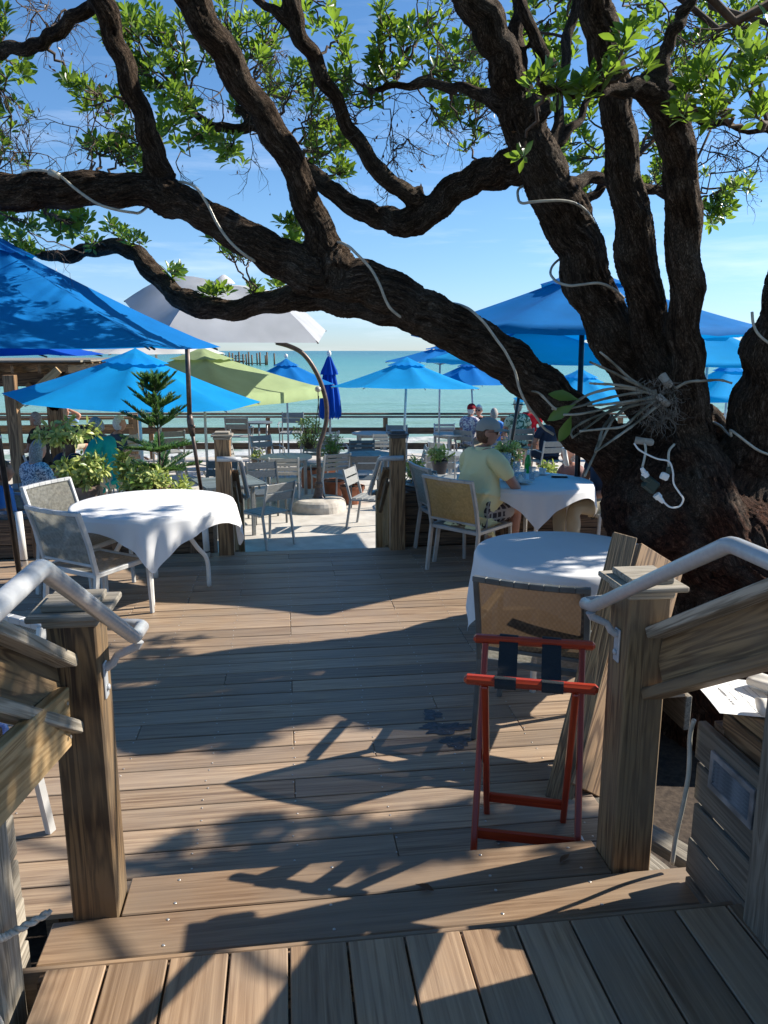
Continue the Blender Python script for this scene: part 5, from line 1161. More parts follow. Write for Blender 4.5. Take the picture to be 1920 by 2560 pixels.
for (lab, x_, y_, rz_, kw) in (('four-slat chair tucked behind the left deck post', -1.45, 12.6, R(-100), dict(back=4, arm=True, frame_='alu', slat='slat_grey')), ('two-slat chair left of the tall sparse shrub', -.35, 15.2, R(-150), dict(back=2, arm=True, frame_='alu', slat='slat_grey')),
    ('pale chair between the two dark tables and the fence', .75, 16.2, R(30), dict(back=4, frame_='alu_light', slat='slat_light')), ('grey armchair right of the blue-grey table', 2.15, 13.3, R(85), dict(back=4, arm=True, frame_='alu', slat='slat_grey')),
    ('grey chair beyond the right planter, turned to the sea', 2.55, 12.4, R(-15), dict(back=2, arm=True, frame_='alu', slat='slat_grey')), ('pale chair on the far side of the bleached table by the post', 3.6, 17.1, R(175), dict(back=4, frame_='alu_light', slat='slat_light'))):
    slat_chair(lab, x_, y_, rz_, Zp, gS, **kw)
slat_table('small grey slatted table beyond the right planter', 2.75, 13.1, R(15), Zp, slat='slat_grey', frame_='alu', r=.38)
# ================= UMBRELLAS
def umbrella(label, x, y, zb, ze, za, r, n, mat, polemat='alu_light', pr=.022, rot=0, tiltv=(0, 0), vent=True, valance=0, finial='white_paint', sag=.06, foot=None, base=False, square=False, name='umbrella'):
    t = thing(name, label, 'umbrella', (x, y, zb)); tz = Matrix.Rotation(tiltv[0], 4, 'X') @ Matrix.Rotation(tiltv[1], 4, 'Y')
    hz = za - zb; eh = ze - zb; mb = MB(); nr = 8; sub = 6; N = n * sub
    def rad(k):
        a = 2 * math.pi * k / N; c = 2 * math.pi / n; m = (a % c) - c / 2; edge = r * math.cos(c / 2) / math.cos(m); f = abs(m) / (c / 2)
        return edge * (1 - .03 * (1 - f * f)) , a + rot, f
    def zz(f, sg): return (za - ze) * (1 - f) ** 1.12 + ze
    v0 = .16 if vent else 0.0
    rows = [v0 + (1 - v0) * j / nr for j in range(nr + 1)]
    for f in rows:
        for k in range(N):
            R1, a, g_ = rad(k); s_ = sag * (1 - g_ * g_) * math.sin(math.pi * min(1, f * .85)) * r * .35
            mb.v.append((R1 * f * math.cos(a), R1 * f * math.sin(a), zz(f, g_) - s_))
    for j in range(len(rows) - 1):
        for k in range(N): q = j * N; mb.f.append((q + k, q + N + k, q + N + (k + 1) % N, q + (k + 1) % N))
    if valance:
        q = (len(rows) - 1) * N
        for k in range(N):
            R1, a, g_ = rad(k); mb.v.append((R1 * 1.005 * math.cos(a), R1 * 1.005 * math.sin(a), ze - valance * (1 - .12 * g_) + .008 * math.sin(k * 1.9)))
        for k in range(N): mb.f.append((q + k, q + N + k, q + N + (k + 1) % N, q + (k + 1) % N))
    if not vent: mb.v.append((0, 0, za)); c_ = len(mb.v) - 1; mb.f += [(c_, k, (k + 1) % N) for k in range(N)]
    T = Matrix.Translation((0, 0, 0)) ; piv = Vector((0, 0, za)); TM_ = Matrix.Translation(piv) @ tz @ Matrix.Translation(-piv)
    mb.v = [tuple(TM_ @ Vector(p) - Vector((0, 0, zb))) for p in mb.v]; cn = mb.build('canopy', mat, t, smooth=True)
    es = MB()
    if vent:
        vm = MB(); fs = [0, .1, .2, .26]
        for f in fs[1:]:
            for k in range(N): R1, a, g_ = rad(k); vm.v.append((R1 * f * math.cos(a), R1 * f * math.sin(a), zz(f, g_) + .035 + .012 * math.sin(k * 2.2) * (f > .2)))
        vm.v.append((0, 0, za + .05)); c_ = len(vm.v) - 1; vm.f = [(c_, k, (k + 1) % N) for k in range(N)]
        for j in range(2):
            for k in range(N): q = j * N; vm.f.append((q + k, q + N + k, q + N + (k + 1) % N, q + (k + 1) % N))
        vm.v = [tuple(TM_ @ Vector(p) - Vector((0, 0, zb))) for p in vm.v]; vm.build('vent', mat, t, smooth=True)
    hub = TM_ @ Vector((0, 0, za - .42 * (za - ze) - .25)) - Vector((0, 0, zb))
    for k in range(n):
        a = 2 * math.pi * k / n + rot; p0 = TM_ @ Vector((0, 0, za - .03)) - Vector((0, 0, zb)); p1 = TM_ @ Vector((r * .985 * math.cos(a), r * .985 * math.sin(a), ze - .022)) - Vector((0, 0, zb)); mid = TM_ @ Vector((r * .5 * math.cos(a), r * .5 * math.sin(a), zz(.5, 1) - .045)) - Vector((0, 0, zb))
        MB().tube([p0, mid, p1], .009, 5).tube([hub, mid], .007, 5).build('rib', polemat, t, smooth=True)
    ft = Vector(foot) - Vector((x, y, zb)) if foot else Vector((0, 0, 0)); m = MB(); m.tube([ft, Vector((0, 0, hz - .02))], pr, 12); pl = m.build('pole', polemat, t, smooth=True)
    if pr > .02:
        mid = ft.lerp(Vector((0, 0, hz)), .42); m = MB(); m.tube([mid - Vector((0, 0, .012)), mid + Vector((0, 0, .012))], pr * 1.12, 12); m.build('collar', 'alu_light' if 'black' in polemat else polemat, pl, smooth=True)
    if finial: 
        m = MB(); top = TM_ @ Vector((0, 0, za + .05)) - Vector((0, 0, zb)); m.lathe([(.0, 0), (.014, .005), (.03, .02), (.038, .045), (.03, .07), (.012, .085), (0, .088)], 14, top, cap=False); m.build('finial', finial, t, smooth=True)
    if base: MB().lathe([(.26, 0), (.26, .05), (.06, .09), (.05, .3)], 28).build('base', 'concrete_base', t, smooth=False).location = ft
    return t
def edge_r(u0, u1, Y): return abs(D(u1, 900, Y).x - D(u0, 900, Y).x)
# left foreground pair
umbrella('large deep blue umbrella, dappled with shade, at the upper left', -2.56, 7.05, 0, 2.03, 3.02, 2.02, 8, 'blue_canvas', 'black_metal', .024, rot=R(10), foot=(-2.395, 6.99, 0), finial=None)
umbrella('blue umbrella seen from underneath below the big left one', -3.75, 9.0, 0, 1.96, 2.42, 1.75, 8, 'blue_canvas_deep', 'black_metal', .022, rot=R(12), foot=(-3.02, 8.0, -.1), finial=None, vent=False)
p = D(338, 876, 10.0)
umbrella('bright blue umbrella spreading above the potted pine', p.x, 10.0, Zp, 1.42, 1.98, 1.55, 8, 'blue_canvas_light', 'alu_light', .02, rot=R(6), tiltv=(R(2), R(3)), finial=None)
p = D(505, 885, 12.6)
umbrella('lime green square umbrella with a hanging valance', p.x, 12.6, Zp, 1.40, 2.0, 1.95, 4, 'green_canvas', 'alu_light', .022, rot=R(12), valance=.2, finial=None, sag=.12)
p = D(715, 885, 15.6)
umbrella('mid blue umbrella with white ball finial behind the green one', p.x, 15.6, Zp, 1.36, 1.80, 1.02, 8, 'blue_canvas', 'alu_light', .02, rot=R(20), finial='white_paint')
p = D(1018, 900, 13.6)
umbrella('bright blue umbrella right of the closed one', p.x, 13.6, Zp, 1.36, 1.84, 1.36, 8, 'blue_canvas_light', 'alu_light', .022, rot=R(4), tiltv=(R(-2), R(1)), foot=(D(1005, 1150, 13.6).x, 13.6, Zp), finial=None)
p = D(1030, 880, 16.8)
umbrella('blue umbrella with ball finial just above the bright one', p.x + .5, 16.2, Zp, 1.78, 2.08, 1.25, 8, 'blue_canvas', 'alu_light', .02, rot=R(14), finial='white_paint')
p = D(1165, 905, 17.2)
umbrella('small distant blue umbrella over the man in the red cap', p.x + .1, 17.2, Zp, 1.28, 1.75, 1.15, 8, 'blue_canvas', 'alu_light', .02, rot=R(0), foot=(D(1190, 1100, 17.2).x, 17.2, Zp), finial=None)
p = D(1335, 830, 9.8)
umbrella('big light blue umbrella seen between the limb and the trunks', p.x - .05, 9.8, Zp, 1.88, 2.33, 1.52, 4, 'blue_canvas_light', 'black_metal', .022, rot=R(50), foot=(D(1245, 1150, 9.8).x, 9.8, Zp), finial=None, valance=.05)
p = D(1440, 905, 14.5)
umbrella('blue umbrella low between the big trunk and the black pole', p.x + .1, 14.5, Zp, 1.05, 1.62, 1.35, 8, 'blue_canvas_light', 'alu_light', .02, rot=R(8), finial=None)
umbrella('large blue umbrella over the occupied table at the right', 3.12, 8.0, 0, 2.2, 2.80, 1.82, 8, 'blue_canvas', 'black_metal', .028, rot=R(2), valance=.07, foot=(2.80, 7.05, 0), finial=None)
p = D(1760, 840, 11.8)
umbrella('light blue umbrella at the right beyond the trunks', p.x + .1, 11.8, Zp, 1.80, 2.35, 1.5, 4, 'blue_canvas_light', 'alu_light', .022, rot=R(30), finial=None, valance=.05)
p = D(1825, 905, 14.0)
umbrella('lower blue umbrella with a flapped vent at the right edge', p.x, 14.0, Zp, 1.15, 1.75, 1.2, 4, 'blue_canvas_light', 'alu_light', .022, rot=R(45), valance=.08, finial=None)
p = D(430, 905, 19)
umbrella('white umbrella glimpsed between the blue and green ones', D(390, 880, 13.6).x, 13.6, Zp, 1.95, 2.4, 1.15, 6, 'white_canvas', 'alu_light', .02, finial=None, vent=False)
# closed umbrella
def closed():
    x, y = D(826, 1132, 15.6).x, 15.6; t = thing('closed_umbrella', 'furled royal blue umbrella standing closed by the fence', 'umbrella', (x, y, Zp)); h = 2.5
    MB().tube([(0, 0, 0), (0, 0, 2.38)], .024, 12).build('pole', 'alu_light', t, smooth=True)
    m = MB(); n = 72
    for z, r in ((1.20, .20), (1.35, .19), (1.6, .165), (1.85, .13), (2.05, .10), (2.15, .085)):
        for k in range(n):
            a = 2 * math.pi * k / n; q = 1 + (.22 * math.sin(9 * a) + .08 * math.sin(17 * a + z * 3)); m.v.append((r * q * math.cos(a), r * q * math.sin(a), z + (.05 * math.sin(9 * a) if z < 1.3 else 0) + (.03 * math.sin(4 * a) if z < 1.3 else 0)))
    m.f = [(j * n + k, j * n + (k + 1) % n, (j + 1) * n + (k + 1) % n, (j + 1) * n + k) for j in range(5) for k in range(n)]; m.build('canopy', 'blue_canvas_deep', t, smooth=True)
    m = MB(); prof = [(.155, 2.03), (.14, 2.1), (.09, 2.22), (.04, 2.36), (.02, 2.39)]
    for r, z in prof:
        for k in range(n): a = 2 * math.pi * k / n; q = 1 + .2 * math.sin(8 * a); m.v.append((r * q * math.cos(a), r * q * math.sin(a), z))
    m.f = [(j * n + k, j * n + (k + 1) % n, (j + 1) * n + (k + 1) % n, (j + 1) * n + k) for j in range(4) for k in range(n)]; m.build('vent', 'blue_canvas_deep', t, smooth=True)
    MB().lathe([(0, 2.37), (.02, 2.38), (.045, 2.42), (.045, 2.46), (.02, 2.5), (0, 2.505)], 16, cap=False).build('finial', 'white_paint', t, smooth=True)
closed()
# cantilever umbrella
def cantilever():
    b = G(797, 1275, Zp); b.y += .05; t = thing('cantilever_umbrella', 'pale grey canopy hung from a curved brown pole on a concrete base', 'umbrella', b)
    m = MB(); n = 40; prof = [(.44, 0), (.43, .10), (.405, .155), (.36, .185), (.2, .20), (0, .20)]
    for r, z in prof:
        for k in range(n):
            a = 2 * math.pi * k / n; sq = 1 / (abs(math.cos(a + .35)) ** 5 + abs(math.sin(a + .35)) ** 5) ** .2; m.v.append((r * (.75 + .25 * sq * .95) * 1.02 * math.cos(a), r * (.75 + .25 * sq * .95) * math.sin(a), z))
    m.f = [(j * n + k, j * n + (k + 1) % n, (j + 1) * n + (k + 1) % n, (j + 1) * n + k) for j in range(5) for k in range(n)]; m.build('base', 'concrete_base', t, smooth=False)
    d = b.y; q = [(797, 1238), (797, 1170), (797, 1120), (808, 1085), (816, 1050), (816, 1010), (808, 975), (795, 940), (775, 905), (752, 880), (722, 865), (690, 856)]
    P_ = [D(u, v, d - .02) for u, v in q]; MB().tube(catmull(P_, 5), .036, 14).build('pole', 'brown_metal', t, smooth=True, world=True)
    f = P_[0]; m = MB(); m.lathe([(.115, -.06), (.115, -.045), (.085, 0), (.062, .11), (.056, .13), (.066, .15), (.064, .19), (.048, .22)], 20, f); m.build('collar', 'brown_metal', t, smooth=False, world=True)
    c = D(795, 973, d - .06); m = MB(); m.lathe([(0, -.05), (.04, -.03), (.05, 0), (.04, .03), (0, .05)], 12, c, cap=False); m.build('crank', 'tube_clear', t, smooth=True, world=True)
    m = MB(); m.tube(catmull([c, c + Vector((0, -.03, -.2)), c + Vector((.01, -.03, -.5)), c + Vector((-.03, -.03, -.72)), c + Vector((-.05, -.03, -.58)), c + Vector((-.01, -.03, -.3)), c + Vector((.01, -.02, -.1))], 6), .007, 6); m.build('cord', 'black_strap', t, smooth=True, world=True)
    # square canopy, tilted down toward the right
    a = D(796, 857, 11.0); b2 = D(815, 826, 12.9); c2 = D(310, 752, 11.6); e = D(400, 856, 10.2); ap = D(560, 712, 11.5) + Vector((0, 0, 0)); cor = [a, b2, c2, e]; m = MB(); N = 10
    m.v.append(tuple(ap))
    for i in range(4):
        p0, p1 = cor[i], cor[(i + 1) % 4]
        for r in range(1, N + 1):
            for s in range(N + 1):
                f = r / N; g_ = s / N; q = p0.lerp(p1, g_); w_ = ap.lerp(q, f); w_ = w_ + Vector((0, 0, .22 * math.sin(math.pi * f) * (1 - .35 * math.sin(math.pi * g_)))) ; m.v.append(tuple(w_))
        o = 1 + i * N * (N + 1)
        for s in range(N): m.f.append((0, o + s, o + s + 1))
        for r in range(N - 1):
            for s in range(N): k = o + r * (N + 1) + s; m.f.append((k, k + N + 1, k + N + 2, k + 1))
    m.build('canopy', 'grey_canvas', t, smooth=True, world=True)
    for q in cor: MB().tube([ap + Vector((0, 0, -.02)), ap.lerp(q, .5) + Vector((0, 0, .19)), q + Vector((0, 0, -.01))], .011, 6).build('rib', 'brown_metal', t, smooth=True, world=True)
    MB().tube([P_[-1], ap + Vector((0, 0, -.15))], .02, 8).build('hanger', 'brown_metal', t, smooth=True, world=True)
    tp = MB(); tp.lathe([(.16, -.01), (.10, .05), (.03, .10), (0, .11)], 12, ap + Vector((0, 0, .03)), cap=False); tp.build('vent', 'white_canvas', t, smooth=True, world=True)
cantilever()
# lone brown pole
t = thing('umbrella_pole', 'brown metal umbrella pole with a crank joint behind the left white table', 'pole', D(503, 1225, 8.0))
a = D(503, 1225, 8.0); b = D(474, 1040, 8.0); c = D(468, 868, 7.9); MB().tube([a, b], .019, 12).build('lower_pole', 'brown_metal', t, smooth=True, world=True); MB().tube([b, c], .024, 12).build('upper_pole', 'brown_metal', t, smooth=True, world=True)
m = MB(); m.tube([D(482, 1090, 8), D(478, 1068, 8), D(475, 1050, 8), D(474, 1036, 8)], [.026, .036, .034, .026], 14); m.build('joint', 'brown_metal', t, smooth=True, world=True); m = MB(); m.tube([D(478, 1064, 7.97), D(485, 1066, 7.9)], .016, 10); m.build('crank', 'brown_metal', t, smooth=True, world=True)
for (u0, v0, u1, v1, Y, lab) in ((52, 1280, 62, 1414, 7.6, 'white sleeve pipe standing at the far left by the black pole'), (512, 1305, 518, 1392, 7.45, 'white sleeve pipe under the right edge of the sunny table')):
    p = G((u1), v1, 0); h = D(u0, v0, p.y).z; q = thing('sleeve_pipe', lab, 'pipe', p); MB().tube([(0, 0, 0), (-.01, 0, h)], .032, 14).build('pipe', 'white_paint', q, smooth=True); MB().tube([(0, 0, .05), (0, 0, .062)], .0335, 14).build('band', 'black_metal', q, smooth=True)
# ================= PEOPLE
def skin_mesh(joints, edges, sub=2):
    names = list(joints); idx = {n_: i for i, n_ in enumerate(names)}
    me = bpy.data.meshes.new('t'); me.from_pydata([joints[n_][0] for n_ in names], [(idx[a], idx[b]) for a, b in edges], [])
    o = bpy.data.objects.new('t', me); COL.objects.link(o); o.modifiers.new('s', 'SKIN'); o.modifiers['s'].use_smooth_shade = True
    for i, n_ in enumerate(names):
        r = joints[n_][1]; me.skin_vertices[0].data[i].radius = (r, r) if not isinstance(r, tuple) else r
    me.skin_vertices[0].data[0].use_root = True; o.modifiers.new('b', 'SUBSURF').levels = sub
    dg = bpy.context.evaluated_depsgraph_get(); dg.update(); m2 = bpy.data.meshes.new_from_object(o.evaluated_get(dg)); bpy.data.objects.remove(o); return m2
def head_mesh(c, yaw=0, nod_=0, s=1.0):
    n, m = 28, 20; V = []
    for j in range(m + 1):
        ph = math.pi * j / m
        for i in range(n):
            th = 2 * math.pi * i / n; x = math.sin(ph) * math.cos(th); y = math.sin(ph) * math.sin(th); z = math.cos(ph)
            p = [x * .076, y * .098, z * .118]
            if y > 0 and z < 0: p[0] *= 1 - .22 * (-z); p[1] *= 1 - .05 * (-z)
            if y < 0 and z < -.3: p[1] *= .80; p[0] *= .85
            if z < -.2 and y > .2: p[2] *= 1.08
            ax = abs(x)
            if y > .5:
                p[1] += .020 * math.exp(-((x / .16) ** 2) - ((z + .12) / .17) ** 2) + .010 * math.exp(-((x / .10) ** 2) - ((z + .22) / .10) ** 2)
                p[1] -= .010 * math.exp(-(((ax - .38) / .18) ** 2) - ((z - .05) / .13) ** 2)
                p[1] += .006 * math.exp(-((x / .5) ** 2) - ((z - .24) / .10) ** 2)
                p[1] += .005 * math.exp(-((x / .28) ** 2) - ((z + .50) / .07) ** 2) - .004 * math.exp(-((x / .3) ** 2) - ((z + .43) / .03) ** 2)
                p[1] += .008 * math.exp(-((x / .25) ** 2) - ((z + .82) / .14) ** 2)
            if ax > .9 and -.25 < z < .2 and -.45 < y < .1: p[0] *= 1.10
            V.append(p)
    F = [(j * n + i, j * n + (i + 1) % n, (j + 1) * n + (i + 1) % n, (j + 1) * n + i) for j in range(m) for i in range(n)]; F = [f[::-1] for f in F]
    mb = MB(); M = Matrix.Rotation(yaw, 3, 'Z') @ Matrix.Rotation(-nod_, 3, 'X'); c = Vector(c)
    mb.add([c + M @ (Vector(p) * s) for p in V], F)
    for sx in (-1, 1):
        e = []; 
        for a in range(10): t = 2 * math.pi * a / 10; e.append((sx * (.079 + .010 * (math.cos(t) < 0)), -.008 + .019 * math.cos(t) , -.008 + .031 * math.sin(t)))
        q = len(mb.v); mb.add([c + M @ (Vector(p) * s) for p in e] + [c + M @ (Vector((sx * .070, p[1] * .7, p[2] * .7)) * s) for p in e], [tuple(range(10))] + [(i, (i + 1) % 10, 10 + (i + 1) % 10, 10 + i) for i in range(10)])
    return mb, M, c
def hand_tubes(mb, wrist, d, palm_n, curl=.5, s=1.0):
    d = Vector(d).normalized(); pn = Vector(palm_n); side = d.cross(pn).normalized(); pn = side.cross(d).normalized()
    v, f = cbox((.085 * s, .078 * s, .030 * s), .009 * s); B_ = Matrix((d, side, pn)).transposed(); c = Vector(wrist) + d * .048 * s
    mb.add([c + B_ @ Vector(p) for p in v], f)
    for k, (off, ln) in enumerate(((-.030, .066), (-.011, .078), (.010, .074), (.029, .058))):
        p = Vector(wrist) + d * .086 * s + side * off * s; pts = [p - d * .02 * s]; a = 0; q = p
        for j in range(3):
            a += curl * (.45 + .2 * j); dd = d * math.cos(a) + pn * math.sin(a); pts.append(q); q = q + dd * ln * s * (.45, .32, .25)[j]
        pts.append(q); mb.tube(pts, [.0095 * s, .0098 * s, .009 * s, .0082 * s, .0065 * s], 8)
    p = Vector(wrist) + d * .03 * s - side * .036 * s; t = (d * .75 - side * .55 + pn * .3).normalized(); mb.tube([p + side * .015 * s, p + t * .03 * s, p + t * .055 * s + d * .006 * s, p + (t * .07 + d * .02) * s], [.013 * s, .0115 * s, .010 * s, .008 * s], 8)
def fuse(parts, name, mat, vox=.009, sm=4):
    mb = MB()
    for p in parts:
        if isinstance(p, MB): mb.add(p.v, p.f)
        else: mb.add([tuple(v.co) for v in p.vertices], [tuple(q.vertices) for q in p.polygons])
    o = mb.build('t', mat); r = o.modifiers.new('r', 'REMESH'); r.mode = 'VOXEL'; r.voxel_size = vox; s = o.modifiers.new('s', 'SMOOTH'); s.iterations = sm; s.factor = .5
    me = evaluated(o, name, mat); me.shade_smooth(); return me
def wrinkle(me, amp, sc, seed=0):
    n = len(me.vertices); co = np.empty(n * 3); me.vertices.foreach_get('co', co); co = co.reshape(-1, 3); no = np.empty(n * 3); me.vertices.foreach_get('normal', no); no = no.reshape(-1, 3)
    q = co * np.array([sc, sc, sc * .8]) + seed; d = 1 - np.abs(perlin(q)) * 2.5 + .5 * perlin(q * 2.3); co = co + no * (d * amp)[:, None]; me.vertices.foreach_set('co', co.ravel()); me.update()
def person(label, x, y, z, rz, shirt='shirt_navy', pants='pants_dark', skin='skin', hair='hair_grey', hat=None, lean=.0, hands=None, yaw=0, nod_=0, seat=.46, scale=1.0, fat=1.0, detail=False, glasses=False, long_hair=False, legs=True, shorts=True, belt_up=False, shoes='khaki', group=None):
    t = thing('person', label, 'person', (x, y, z), rz, group); t.scale = (scale,) * 3; s0 = seat + .07; ln = lean
    J = {'pelvis': ((0, -.02, s0), (.135 * fat, .115 * fat)), 'belly': ((0, .01 + ln * .10, s0 + .17), (.14 * fat, .125 * fat)), 'chest': ((0, ln * .28 - .01, s0 + .38), (.155 * (.5 + fat * .5), .115)), 'neckb': ((0, ln * .40, s0 + .53), .068), 'neck': ((0, ln * .44 + .012, s0 + .61), .054)}
    H_ = hands or {}
    E_ = [('pelvis', 'belly'), ('belly', 'chest'), ('chest', 'neckb'), ('neckb', 'neck')]
    head_c = Vector((0, ln * .48 + .04, s0 + .715))
    for s, nm in ((-1, 'l'), (1, 'r')):
        sh = Vector((s * .185, ln * .38 - .01, s0 + .475)); el, wr = H_.get(nm, (Vector((s * .27, ln * .4 + .05, s0 + .22)), Vector((s * .14, .30, s0 + .19)))); el, wr = Vector(el), Vector(wr)
        J['cl' + nm] = ((s * .10, ln * .38 - .01, s0 + .50), .072); J['sh' + nm] = (tuple(sh), .064); J['el' + nm] = (tuple(el), .044); J['fa' + nm] = (tuple(el.lerp(wr, .35)), .043); J['wr' + nm] = (tuple(wr), .029)
        E_ += [('neckb', 'cl' + nm), ('cl' + nm, 'sh' + nm), ('sh' + nm, 'el' + nm), ('el' + nm, 'fa' + nm), ('fa' + nm, 'wr' + nm)]
        kn = Vector((s * .15, .44, s0 + .0)); an = Vector((s * .15, .42, s0 - .44)); J['hp' + nm] = ((s * .095, .03, s0 - .01), .092); J['kn' + nm] = (tuple(kn), .062); J['cf' + nm] = (tuple(kn.lerp(an, .35) + Vector((0, -.025, 0))), .056); J['an' + nm] = (tuple(an), .036); J['to' + nm] = ((s * .16, .56, s0 - .49), .033)
        E_ += [('pelvis', 'hp' + nm), ('hp' + nm, 'kn' + nm)]
        if legs: E_ += [('kn' + nm, 'cf' + nm), ('cf' + nm, 'an' + nm), ('an' + nm, 'to' + nm)]
    if not legs: J = {k: v for k, v in J.items() if k[:2] not in ('cf', 'an', 'to')}
    bodym = skin_mesh(J, E_); hm, HM, hc = head_mesh(head_c, yaw, nod_); parts = [bodym, hm]; hb = MB()
    for nm in 'lr':
        el, wr = Vector(J['el' + nm][0]), Vector(J['wr' + nm][0]); hand_tubes(hb, wr, (wr - el).normalized() + Vector((0, 0, -.15)), (0, 0, -1), .55, 1.0)
    parts.append(hb); me = fuse(parts, 'body', skin, .0075 if detail else .011, 3); link('body', me, t)
    # shirt
    S = {k: (J[k][0], (tuple(q * 1.12 + .012 for q in J[k][1]) if isinstance(J[k][1], tuple) else J[k][1] * 1.16 + .012)) for k in ('pelvis', 'belly', 'chest', 'neckb', 'cll', 'clr', 'shl', 'shr')}
    S['hem'] = ((0, -.03, s0 - .03), (.19 * fat ** .6, .155 * fat ** .6)); SE = [('pelvis', 'hem'), ('pelvis', 'belly'), ('belly', 'chest'), ('chest', 'neckb'), ('neckb', 'cll'), ('neckb', 'clr'), ('cll', 'shl'), ('clr', 'shr')]
    for nm in 'lr':
        a, b = Vector(J['sh' + nm][0]), Vector(J['el' + nm][0]); S['sv' + nm] = (tuple(a.lerp(b, .38)), .074); S['se' + nm] = (tuple(a.lerp(b, .62)), .068); SE += [('sh' + nm, 'sv' + nm), ('sv' + nm, 'se' + nm)]
    S['neckb'] = (S['neckb'][0], .080); sm = skin_mesh(S, SE); sme = fuse([sm], 'shirt', shirt, .009 if detail else .013, 2); wrinkle(sme, .0055, 9, x * 3); link('shirt', sme, t)
    if detail:
        m = MB(); c0 = Vector(J['neckb'][0]) + Vector((0, .0, .045)); m.lathe([(.083, -.02), (.072, .018), (.066, .022), (.07, -.01)], 24, c0, cap=False); m.build('collar', shirt, t, smooth=True)
    PJ = {'pelvis': (J['pelvis'][0], tuple(q * 1.04 + .006 for q in J['pelvis'][1]))}; PE = []
    for nm, s in (('l', -1), ('r', 1)):
        PJ['hp' + nm] = (J['hp' + nm][0], .108); kn = Vector(J['kn' + nm][0]); e = Vector(J['hp' + nm][0]).lerp(kn, .86 if shorts else 1.0); PJ['k' + nm] = (tuple(e), .088 if shorts else .074); PE += [('pelvis', 'hp' + nm), ('hp' + nm, 'k' + nm)]
        if not shorts and legs: PJ['a' + nm] = (tuple(Vector(J['an' + nm][0]) + Vector((0, 0, .02))), .062); PE += [('k' + nm, 'a' + nm)]
    pm = fuse([skin_mesh(PJ, PE)], 'shorts' if shorts else 'trousers', pants, .011, 2); wrinkle(pm, .005, 10, y); link('shorts' if shorts else 'trousers', pm, t)
    if legs:
        for nm in 'lr':
            an, to = Vector(J['an' + nm][0]), Vector(J['to' + nm][0]); m = MB(); m.v = []; n = 14
            for fr, w_, h_ in ((-.35, .03, .07), (0, .042, .085), (.4, .045, .065), (.8, .046, .045), (1.12, .036, .03), (1.25, .012, .012)):
                c = Vector((an.x + (to.x - an.x) * fr, an.y + (to.y - an.y) * fr, s0 - .53))
                for i in range(n): a = 2 * math.pi * i / n; m.v.append((c.x + w_ * math.cos(a), c.y, c.z + max(0, math.sin(a)) * h_ * 1.2 + (.0 if math.sin(a) > 0 else 0) + .003))
            m.f = [(j * n + i, j * n + (i + 1) % n, (j + 1) * n + (i + 1) % n, (j + 1) * n + i) for j in range(5) for i in range(n)] + [tuple(range(n))]; m.build('shoe', shoes, t, smooth=True)
            if detail: MB().tube([an + Vector((0, .0, -.02)), an + Vector((0, -.0, .05))], [.043, .044], 14).build('sock', 'plastic_white', t, smooth=True)
    # hair
    if hair:
        m = MB(); n, mm = 26, 14
        for j in range(mm + 1):
            ph = math.pi * (.0 + .78 * j / mm)
            for i in range(n):
                th = 2 * math.pi * i / n; x_ = math.sin(ph) * math.cos(th); y_ = math.sin(ph) * math.sin(th); z_ = math.cos(ph); k = 1.07 + .025 * math.sin(i * 5 + j * 3)
                front = y_ > .15 and z_ < .62 - .2 * (abs(x_) > .6); p = Vector((x_ * .076 * k, y_ * .098 * k - .004, z_ * .118 * k + .004))
                if front: p = Vector((x_ * .060, y_ * .075, z_ * .10))
                if hat and z_ > .35: p = p * .93
                if long_hair and z_ < .1 and not front: p.z -= (.1 - z_) * .16; p.x *= 1.08; p.y = min(p.y, -.0) * 1.05
                m.v.append(hc + HM @ p)
        m.f = [(j * n + i, (j + 1) * n + i, (j + 1) * n + (i + 1) % n, j * n + (i + 1) % n) for j in range(mm) for i in range(n)]; m.build('hair', hair, t, smooth=True)
    if hat in ('cap_grey', 'cap_red'):
        m = MB(); n = 28
        for j in range(9):
            ph = math.pi * .5 * j / 8
            for i in range(n): th = 2 * math.pi * i / n; r_ = math.sin(ph) ** .85; m.v.append(hc + HM @ Vector((.088 * r_ * math.cos(th), .112 * r_ * math.sin(th) - .002, .035 + .102 * math.cos(ph) - .02 * (math.sin(th) < -.3) * (j == 8))))
        m.f = [(j * n + i, (j + 1) * n + i, (j + 1) * n + (i + 1) % n, j * n + (i + 1) % n) for j in range(8) for i in range(n)]; h_ = m.build('cap', hat, t, smooth=True)
        m = MB()
        for zz_ in (0, -.005):
            for a in range(9):
                x_ = -.078 + .156 * a / 8; q = 1 - (x_ / .078) ** 2
                for b in range(4): f = b / 3; yy = .112 * math.sqrt(max(0, 1 - (x_ / .09) ** 2)) - .005; m.v.append(hc + HM @ Vector((x_, yy + f * .085 * (q ** .5 if q > 0 else 0), .036 - f * .014 + .012 * q + zz_)))
        m.f = [(z * 36 + a * 4 + b, z * 36 + (a + 1) * 4 + b, z * 36 + (a + 1) * 4 + b + 1, z * 36 + a * 4 + b + 1) for z in (0, 1) for a in range(8) for b in range(3)]; m.build('peak', hat, h_, smooth=True)
    if hat == 'straw':
        m = MB(); prof = [(.17, .045), (.13, .030), (.095, .036), (.093, .075), (.085, .125), (.06, .145), (.03, .132), (0, .130)]
        for r_, z_ in prof:
            for i in range(28): th = 2 * math.pi * i / 28; m.v.append(hc + HM @ Vector((r_ * math.cos(th), r_ * 1.12 * math.sin(th) , z_ + (.02 * abs(math.cos(th)) ** 3 if r_ > .12 else 0))))
        m.f = [(j * 28 + i, j * 28 + (i + 1) % 28, (j + 1) * 28 + (i + 1) % 28, (j + 1) * 28 + i) for j in range(7) for i in range(28)]; h_ = m.build('hat', 'straw', t, smooth=True)
